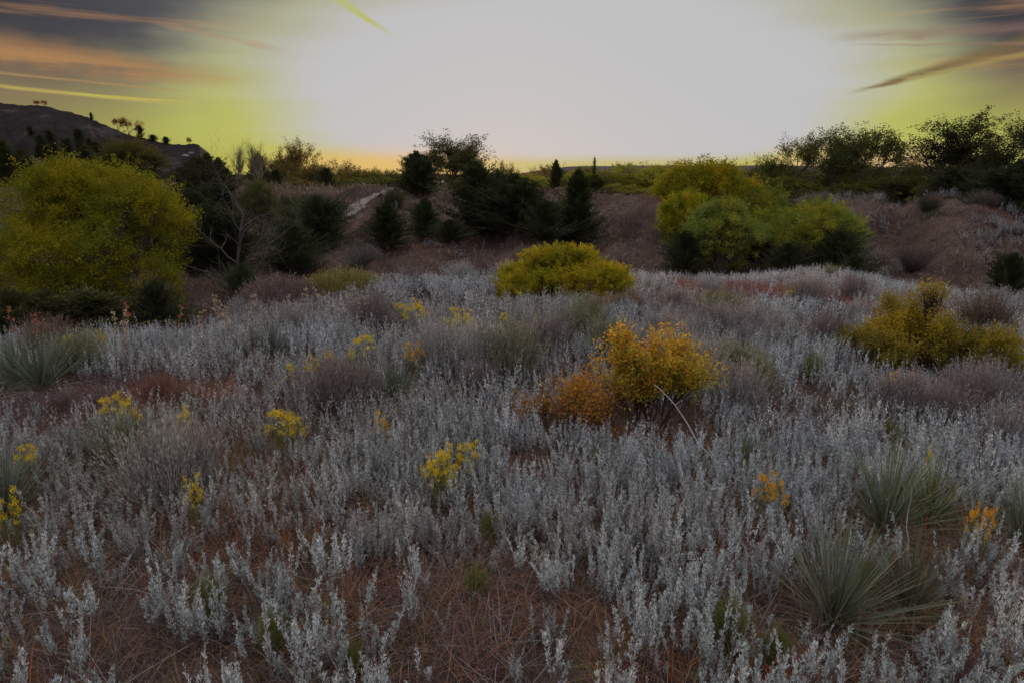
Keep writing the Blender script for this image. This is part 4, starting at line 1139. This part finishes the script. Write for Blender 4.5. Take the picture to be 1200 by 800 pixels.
keep = (r.random(len(X)) < sage_density(X, Y)) & free(X, Y) & inmeadow(X, Y) & ~(in_strip(X, Y) & (r.random(len(X)) < .85))
for s_ in red_spots: keep &= ~(((X - s_[0]) ** 2 + (Y - s_[1]) ** 2 < s_[2] ** 2) & (r.random(len(X)) < .8))
X, Y = X[keep], Y[keep]; o_ = np.argsort(Y); X, Y = X[o_], Y[o_]
def in_view(X, Y):
    return (np.abs(X) < .80 * Y + .12) & (Y > 1.5)
vis = in_view(X, Y)
idx = np.nonzero(vis)[0][:300]; mask = np.zeros(len(X), bool); mask[idx] = True
print('sage clumps', len(X), 'near up to', Y[idx[-1]])
r = np.random.default_rng(31)
for j, i in enumerate(idx):
    o = put('sage_plant', NEARM[j % 16]); o.location = (X[i], Y[i], hz(X[i], Y[i]) - .01)
    s_ = r.uniform(.42, .74); o.scale = (s_ * .9, s_ * .9, s_ * r.uniform(1.0, 1.4)); o.rotation_euler = (r.normal(0, .06), r.normal(0, .06), r.uniform(0, 6.28))
    k = r.uniform(.72, 1.14); o.color = (k * r.uniform(.95, 1.0), k, k * r.uniform(.97, 1.03), 1)
    tag(o, 'silver-leaved sage plant with upright stalks standing in the reddish grass close to the viewer', 'sage', 'silver sage plants in the closest rows')
def bake(Qs, X, Y, smin, smax, tintf, seed, Zoff=-.01, widen=1.0, hmul=1.0):
    r = np.random.default_rng(seed); out = Q()
    Z = H(X, Y); k = r.integers(0, len(Qs), len(X))
    for v in range(len(Qs)):
        s = k == v
        if not s.any(): continue
        vv_, cc_, mm_ = Qs[v].arr(); n = s.sum()
        a = r.uniform(0, 6.283, n); sc_ = r.uniform(smin, smax, n)
        ca, sa = np.cos(a) * sc_ * .92, np.sin(a) * sc_ * .92
        x = vv_[None, ..., 0] * ca[:, None, None] - vv_[None, ..., 1] * sa[:, None, None] + X[s][:, None, None]
        y = vv_[None, ..., 0] * sa[:, None, None] + vv_[None, ..., 1] * ca[:, None, None] + Y[s][:, None, None]
        tilt = r.normal(0, .07, (n, 2))
        z = vv_[None, ..., 2] * sc_[:, None, None] * r.uniform(1.0, 1.35, n)[:, None, None]
        x = x + z * tilt[:, 0][:, None, None]; y = y + z * tilt[:, 1][:, None, None]
        z = z + Z[s][:, None, None] + Zoff
        V = np.stack([x, y, z], -1).reshape(-1, 4, 3)
        C = (cc_[None] * tintf(X[s], Y[s], r)[:, None, :]).reshape(-1, 3)
        out.add(V, C)
    return out
def sage_tint(X, Y, r):
    n = fbm(X * .45 + 20, Y * .45, 3)[:, None]; k = np.clip((n - .45) * 4, 0, 1)
    far = np.clip((Y - 6) / 6, 0, 1)[:, None]
    base = np.array([[.97, 1.0, 1.04]]) * (1 - k) + np.array([[.80, .75, .70]]) * k
    base = base * (1 - .3 * far) + np.array([[.92, .84, .86]]) * .3 * far
    return base * r.uniform(.64, 1.18, (len(X), 1)) * (1 + r.normal(0, .015, (len(X), 3)))
rest = ~mask
mid = rest & (Y < 5.2); m2 = rest & (Y >= 5.2) & (Y < 8.2); m3 = rest & (Y >= 8.2)
allq = Q()
for Qs, mm, sd, lo, hi in [(NEARQ, mid & (Y < 4.0) & (np.abs(X) < Y * .9 + .3), 41, .42, .76), (MIDQ, mid & ~((Y < 4.0) & (np.abs(X) < Y * .9 + .3)), 42, .45, .78), (MIDQ, m2, 43, .48, .8), (FARQ, m3, 44, .5, .8)]:
    if mm.any():
        b_ = bake(Qs, X[mm], Y[mm], lo, hi, sage_tint, sd); v, c, m = b_.arr(); allq.add(v, c)
# more, far smaller clumps thicken the far meadow and the rim
X2, Y2, r2 = scatter(9000, 6.5, 16.5, seed=22)
k2 = (r2.random(len(X2)) < np.clip(sage_density(X2, Y2) * .9 + .12, 0, 1)) & free(X2, Y2) & inmeadow(X2, Y2) & ~(in_strip(X2, Y2) & (r2.random(len(X2)) < .93))
b_ = bake(FARQ, X2[k2], Y2[k2], .5, .75, sage_tint, 45); v, c, m = b_.arr(); allq.add(v, c)
X2, Y2, r2 = scatter(5200, 3.2, 7.5, seed=23)
k2 = (r2.random(len(X2)) < sage_density(X2, Y2) * .8) & free(X2, Y2) & inmeadow(X2, Y2)
for s_ in red_spots: k2 &= ~(((X2 - s_[0]) ** 2 + (Y2 - s_[1]) ** 2 < s_[2] ** 2))
b_ = bake(MIDQ, X2[k2], Y2[k2], .45, .75, sage_tint, 46); v, c, m = b_.arr(); allq.add(v, c)
# sage on the far bank
X3, Y3, r3 = scatter(24000, 15, 44, xk=.85, x0_=2, seed=24)
rightb = np.clip((X3 / Y3 - .35) * 5, 0, 1)
n3 = fbm(X3 * .3 + 5, Y3 * .3, 3)
k3 = r3.random(len(X3)) < np.clip((n3 - .50 + .08 * rightb) * 5, 0, 1) * (.10 + 1.0 * rightb)
b_ = bake(FARQ, X3[k3], Y3[k3], .9, 1.4, lambda X, Y, r: r.uniform(.4, .75, (len(X), 1)) * np.array([[.95, .92, .96]]), 47); v, c, m = b_.arr(); allq.add(v, c)
o = put('sage_undergrowth', allq.mesh('sage_undergrowth', [M_sage]))
tag(o, 'dense silver sage filling the meadow up to its far rim', 'sage', kind='stuff')
print('sage quads', len(allq.mesh('x', []).polygons) if False else sum(len(a) for a in allq.v))

# ------------------------------------------------------------------ grass and low litter
def blades(n, ylo, yhi, seed, hlo, hhi, w, nseg, pal, dens=None, xk=.95, x0_=1.2, bend=.5, region=None, clump=6, cr=.03):
    X, Y, r = scatter(n, ylo, yhi, xk, x0_, seed)
    if region is not None:
        k = region(X, Y, r); X, Y = X[k], Y[k]
    X = np.repeat(X, clump); Y = np.repeat(Y, clump); m = len(X)
    ci = r.integers(0, len(pal), m // clump); ci = np.repeat(ci, clump)
    X = X + r.normal(0, cr, m); Y = Y + r.normal(0, cr, m)
    b = np.stack([X, Y, H(X, Y) - .01], 1)
    d = unit(np.stack([r.normal(0, .28, m), r.normal(0, .28, m), np.ones(m)], 1))
    L = r.uniform(hlo, hhi, m)
    bd = np.stack([r.normal(0, bend, m), r.normal(0, bend, m), -np.abs(r.normal(0, bend * .6, m))], 1)
    st = strips(b, d, L, bd, w, w * .25, nseg, r=r)
    pal = np.array(pal)[ci] * r.uniform(.65, 1.3, (m, 1))
    return st, np.tile(pal, (nseg, 1))
RUST = (.30, .12, .055); OCH = (.38, .21, .045); MV = (.12, .078, .072); MV2 = (.18, .125, .115); GRN = (.16, .17, .05); TAN = (.30, .22, .17); RED = (.42, .10, .045)
gq = Q()
regm = lambda X, Y, r: inmeadow(X, Y)
st, c = blades(4300, 1.25, 3.4, 51, .07, .19, .0034, 5, [MV, (.16, .125, .11), MV2, (.10, .07, .06), (.13, .075, .07), RUST, (.38, .31, .28), (.13, .12, .075), (.26, .15, .09)], bend=1.1, region=regm, clump=7); gq.add(st, c)
st, c = blades(6200, 1.25, 4.4, 59, .08, .25, .0024, 4, [(.34, .18, .10), RUST, TAN, MV, (.42, .33, .26), (.30, .11, .06), MV2, OCH, (.20, .19, .10)], bend=.45, region=regm, clump=6, cr=.02); gq.add(st, c)
st, c = blades(2000, 1.25, 4.2, 52, .10, .22, .0042, 4, [OCH, RUST, RUST, GRN, RED, (.22,.10,.05)], bend=.3, region=lambda X, Y, r: inmeadow(X, Y) & (fbm(X * 1.7, Y * 1.7, 2) > .54), clump=8, cr=.018); gq.add(st, c)
st, c = blades(9500, 3.2, 8, 53, .08, .22, .0042, 4, [MV, MV, MV2, (.28, .14, .08), TAN, MV, (.16, .15, .07)], bend=.8, region=regm, clump=5); gq.add(st, c)
st, c = blades(14000, 7, 16.5, 54, .10, .28, .008, 2, [MV, MV2, MV2, TAN, MV, (.26, .23, .21)], bend=.4, region=regm, clump=4); gq.add(st, c)
st, c = blades(36000, 9, 15, 55, .18, .36, .009, 2, [(.27, .11, .09), (.22, .085, .07), (.32, .15, .12)], bend=.3, region=lambda X, Y, r: in_strip(X, Y), clump=5, cr=.05); gq.add(st, c)
for (sx, sy, sr), pl in zip(red_spots, [[(.30, .10, .06), RUST], [(.17, .09, .09), MV], [(.24, .12, .08), MV, MV, (.30, .23, .22), (.14, .08, .07), RUST], [MV, RUST]]):
    r = np.random.default_rng(int(sr * 100)); n_ = int(560 * sr * sr * 4); a = r.uniform(0, 6.283, n_); rd = np.sqrt(r.random(n_)) * sr
    Xs = np.repeat(sx + np.cos(a) * rd, 6) + r.normal(0, .02, n_ * 6); Ys = np.repeat(sy + np.sin(a) * rd, 6) + r.normal(0, .02, n_ * 6); m = len(Xs)
    st = strips(np.stack([Xs, Ys, H(Xs, Ys)], 1), unit(np.stack([r.normal(0, .3, m), r.normal(0, .3, m), np.ones(m)], 1)), r.uniform(.08, .18, m), np.stack([r.normal(0, .9, m), r.normal(0, .9, m), -np.abs(r.normal(0, .5, m))], 1), .0035, .001, 4, r=r)
    gq.add(st, np.tile(np.array(pl)[r.integers(0, len(pl), m)] * r.uniform(.5, 1.3, (m, 1)), (4, 1)))
o = put('grass', gq.mesh('grass', [M_blade])); tag(o, 'reddish brown curly dry grass growing between the sage', 'grass', kind='stuff')
# grass on the bank and beyond
gq = Q()
def bankreg(X, Y, r): return (Y > edgeY(X / Y) + 1.2)
BK = [(.115, .078, .06), (.10, .068, .055), (.175, .125, .10), (.07, .052, .044)]
st, c = blades(17000, 13, 48, 57, .10, .26, .02, 2, BK, bend=.35, region=bankreg, xk=.9, clump=4, cr=.12); gq.add(st, c)
st, c = blades(9000, 44, 110, 58, .2, .5, .05, 2, BK + [(.25, .19, .10)], bend=.3, xk=.85, clump=4, cr=.3); gq.add(st, c)
for sd_, lo_, pl_ in [(61, .54, [(.30, .225, .17), (.26, .19, .15)]), (62, .50, [(.055, .042, .036), (.08, .058, .046)]), (63, .57, [(.26, .12, .075), (.22, .10, .07)])]:
    st, c = blades(12000, 14, 48, sd_, .10, .28, .022, 2, pl_, bend=.35, region=lambda X, Y, r: bankreg(X, Y, r) & (fbm(X * .32 + sd_, Y * .32, 4) > lo_), xk=.9, clump=4, cr=.15); gq.add(st, c)
o = put('dry_bank_grass', gq.mesh('dry_bank_grass', [M_blade])); tag(o, 'short brown dry grass covering the far bank and gully', 'grass', kind='stuff')
print('quads grass', sum(len(a) for a in gq.v))

# ------------------------------------------------------------------ sky, world
w = bpy.data.worlds.new('World'); sc.world = w; w.use_nodes = True
w.cycles.sampling_method = 'MANUAL'; w.cycles.sample_map_resolution = 512
nt = w.node_tree; nt.nodes.clear(); Lk = nt.links
SUN_EL, SUN_AZ = 3.0, -1.0
class E:
    def __init__(s, x): s.o = x
    def _b(a, b, op, c=None):
        n = nt.nodes.new('ShaderNodeMath'); n.operation = op
        for i, k in enumerate([a, b, c]):
            if k is None: continue
            if isinstance(k, E): Lk.new(k.o, n.inputs[i])
            else: n.inputs[i].default_value = k
        return E(n.outputs[0])
    def __add__(a, b): return E._b(a, b, 'ADD')
    def __radd__(a, b): return E._b(b, a, 'ADD')
    def __sub__(a, b): return E._b(a, b, 'SUBTRACT')
    def __rsub__(a, b): return E._b(b, a, 'SUBTRACT')
    def __mul__(a, b): return E._b(a, b, 'MULTIPLY')
    def __rmul__(a, b): return E._b(b, a, 'MULTIPLY')
    def __truediv__(a, b): return E._b(a, b, 'DIVIDE')
def fn(op, a, b=None): return E._b(a, b, op)
def sstep(x, lo, hi, to0=0., to1=1.):
    n = nt.nodes.new('ShaderNodeMapRange'); n.interpolation_type = 'SMOOTHSTEP'
    Lk.new(x.o, n.inputs['Value']); n.inputs['From Min'].default_value = lo; n.inputs['From Max'].default_value = hi
    n.inputs['To Min'].default_value = to0; n.inputs['To Max'].default_value = to1
    return E(n.outputs['Result'])
def col(c):
    n = nt.nodes.new('ShaderNodeRGB'); n.outputs[0].default_value = (*c, 1); return n.outputs[0]
def mix(f, a, b):
    n = nt.nodes.new('ShaderNodeMix'); n.data_type = 'RGBA'
    Lk.new(f.o, n.inputs['Factor'])
    Lk.new(a if not isinstance(a, tuple) else col(a), n.inputs[6]); Lk.new(b if not isinstance(b, tuple) else col(b), n.inputs[7])
    return n.outputs[2]
def snoise(az, el, sx, sy, off=0, detail=5, rough=.55):
    c = nt.nodes.new('ShaderNodeCombineXYZ'); Lk.new((az * sx).o, c.inputs[0]); Lk.new((el * sy).o, c.inputs[1]); c.inputs[2].default_value = off
    n = nt.nodes.new('ShaderNodeTexNoise'); n.inputs['Scale'].default_value = 1; n.inputs['Detail'].default_value = detail; n.inputs['Roughness'].default_value = rough
    Lk.new(c.outputs[0], n.inputs['Vector']); return E(n.outputs['Fac'])
tc = nt.nodes.new('ShaderNodeTexCoord'); sx = nt.nodes.new('ShaderNodeSeparateXYZ'); Lk.new(tc.outputs['Generated'], sx.inputs[0])
dx_, dy_, dz_ = E(sx.outputs[0]), E(sx.outputs[1]), E(sx.outputs[2])
az = fn('ARCTAN2', dx_, dy_) * 57.2958
el = fn('ARCSINE', dz_) * 57.2958
def pae(px, py):
    a = ray(px, py); n = math.sqrt(sum(k * k for k in a))
    return math.degrees(math.atan2(a[0], a[1])), math.degrees(math.asin(a[2] / n))
n_soft = snoise(az, el, .10, .25, 3)
n_streak = snoise(az + el * 2.2, el, .035, .75, 11, 5)
# overexposed glow round the sunset
A = az - 5.5; B_ = el - 5.6
Wd = 24.5 - sstep(el, 2.2, 0) * 6.0 - sstep(az, 0, 16) * 3.5
rr = fn('SQRT', A * A / (Wd * Wd) + B_ * B_ / (8.7 * 8.7)) + (n_soft - .5) * .20 + (n_streak - .5) * .16
# outer sky by elevation
low = mix(sstep(fn('ABSOLUTE', az - 4), 26, 42), (.41, .43, .10), (.26, .20, .08))
midc = mix(sstep(fn('ABSOLUTE', az), 18, 34), (.33, .32, .17), (.19, .15, .10))
hi = mix(sstep(fn('ABSOLUTE', az), 14, 36), (.11, .11, .12), (.042, .043, .056))
outer = mix(sstep(el, 2.0, 6.5), low, midc)
outer = mix(sstep(el + (n_soft - .5) * 4, 5.0, 9.5), outer, hi)
# cirrus streaks of orange and pink
stk = sstep(n_streak, .52, .68) * sstep(el, 3.5, 6.5) * sstep(el, 14, 9) * sstep(fn('ABSOLUTE', az), 12, 22)
outer = mix(stk * .75, outer, (.42, .22, .10))
def ring(): return mix(sstep(el, 3, 10), (.47, .48, .125), (.40, .40, .26))
sky = mix(sstep(rr, 1.06, 1.42), ring(), outer)
sky = mix(sstep(rr, .80, 1.16), (.515, .515, .53), sky)
# a yellow belt and a peach glow just over the horizon
sky = mix(sstep(el, 1.3, .2) * .75, sky, (.48, .44, .08))
pe = sstep(el, 2.2, .3) * sstep(fn('ABSOLUTE', az + 10), 12, 4)
sky = mix(pe * .65, sky, (.78, .48, .20))
pe2 = sstep(el, 2.4, .4) * sstep(fn('ABSOLUTE', az - 27), 9, 3)
sky = mix(pe2 * .7, sky, (.75, .48, .28))
# contrails
NZ = snoise(az, el, .5, .5, 2, 4)
NS = snoise(az + el * 1.2, el, .10, 1.6, 21, 4, .6)
def trail(sky, p0, p1, wdeg0, wdeg1, colr, strength, fade0=.0, fade1=.15, seed=0, wob=.25):
    a0, e0 = pae(*p0); a1, e1 = pae(*p1)
    L = math.hypot(a1 - a0, e1 - e0); ux, uy = (a1 - a0) / L, (e1 - e0) / L
    t = ((az - a0) * ux + (el - e0) * uy) / L
    nz = NZ
    dist = (az - a0) * (-uy) + (el - e0) * ux + (nz - .5) * wob
    wd = t * (wdeg1 - wdeg0) + wdeg0
    dist = dist + (NS - .5) * (wob * 1.4)
    f = sstep(fn('ABSOLUTE', dist) / wd, 1.25, .0) * sstep(NS, .25, .6, .45, 1.0) * sstep(t, 0, max(fade0, .001)) * sstep(t, 1.0, 1 - max(fade1, .001)) * (nz * .9 + .55)
    f = fn('MINIMUM', f * strength, 1.0)
    f = f * sstep(dy_, .2, .4)
    return mix(f, sky, colr)
sky = trail(sky, (380, -12), (470, 48), .46, .14, (.46, .48, .16), 1.0, .0, .35, 2, .15)
sky = trail(sky, (985, 112), (1225, 44), .10, .75, (.19, .13, .055), .95, .25, .0, 5, .3)
sky = trail(sky, (1040, 99), (1225, 58), .06, .30, (.36, .27, .08), .7, .25, .0, 6, .2)
sky = trail(sky, (-30, 98), (235, 124), .16, .12, (.52, .40, .10), .8, .0, .35, 7, .12)
sky = trail(sky, (60, 108), (245, 121), .10, .10, (.50, .46, .09), .8, .2, .35, 8, .1)
sky = trail(sky, (-30, 82), (250, 110), .12, .10, (.42, .24, .10), .7, .0, .4, 9, .12)
sky = trail(sky, (170, 24), (345, 62), .25, .22, (.40, .24, .14), .6, .25, .35, 10, .4)
sky = trail(sky, (-80, 46), (330, 100), 1.3, .7, (.42, .22, .09), .85, .0, .5, 12, .9)
sky = trail(sky, (960, 44), (1260, 28), .35, .5, (.26, .15, .12), .55, .3, .0, 13, .5)
sky = trail(sky, (980, 52), (1260, 50), .12, .15, (.30, .18, .14), .5, .3, .0, 14, .3)
# upper dome and the sky behind the viewer: cool dusk light
n_up = snoise(az, el, .04, .05, 40, 5)
up = mix(sstep(n_up, .35, .7), (.70, .74, .85), (.95, .94, .98))
back = mix(sstep(el, 0, 30), (.30, .26, .28), (.80, .84, .98))
up = mix(sstep(dy_, .3, -.3), up, back)
up = mix(sstep(el, 45, 80), up, (1.64, 1.65, 1.74))
sky = mix(fn('MAXIMUM', sstep(el, 18, 42), sstep(dy_, .45, .05)), sky, up)
sky = mix(sstep(el, -1, -3), sky, (.08, .06, .05))
bg1 = nt.nodes.new('ShaderNodeBackground'); Lk.new(sky, bg1.inputs[0]); bg1.inputs[1].default_value = 1.0
ns = nt.nodes.new('ShaderNodeTexSky'); ns.sky_type = 'NISHITA'; ns.sun_disc = False
ns.sun_elevation = R(SUN_EL); ns.sun_rotation = R(SUN_AZ)
bg2 = nt.nodes.new('ShaderNodeBackground'); Lk.new(ns.outputs[0], bg2.inputs[0]); bg2.inputs[1].default_value = 0.002
ad = nt.nodes.new('ShaderNodeAddShader'); Lk.new(bg1.outputs[0], ad.inputs[0]); Lk.new(bg2.outputs[0], ad.inputs[1])
wo = nt.nodes.new('ShaderNodeOutputWorld'); Lk.new(ad.outputs[0], wo.inputs[0])

sd = bpy.data.lights.new('sun', 'SUN'); sd.energy = 2.4; sd.angle = R(2.0); sd.color = (1.0, .70, .36)
so = bpy.data.objects.new('sun', sd); COL.objects.link(so)
so.rotation_euler = (R(90 - SUN_EL), 0, R(180 - SUN_AZ))
# ------------------------------------------------------------------ render settings
sc.view_settings.view_transform = 'Standard'; sc.view_settings.look = 'None'; sc.view_settings.gamma = 1.0
sc.view_settings.exposure = 0.0; sc.view_settings.use_curve_mapping = False
sc.render.engine = 'CYCLES'
sc.cycles.use_denoising = True
sc.cycles.max_bounces = 3; sc.cycles.diffuse_bounces = 2; sc.cycles.transmission_bounces = 2; sc.cycles.adaptive_threshold = .02; sc.cycles.transparent_max_bounces = 4
sc.cycles.caustics_reflective = False; sc.cycles.caustics_refractive = False
sc.render.resolution_x = 1024; sc.render.resolution_y = 682
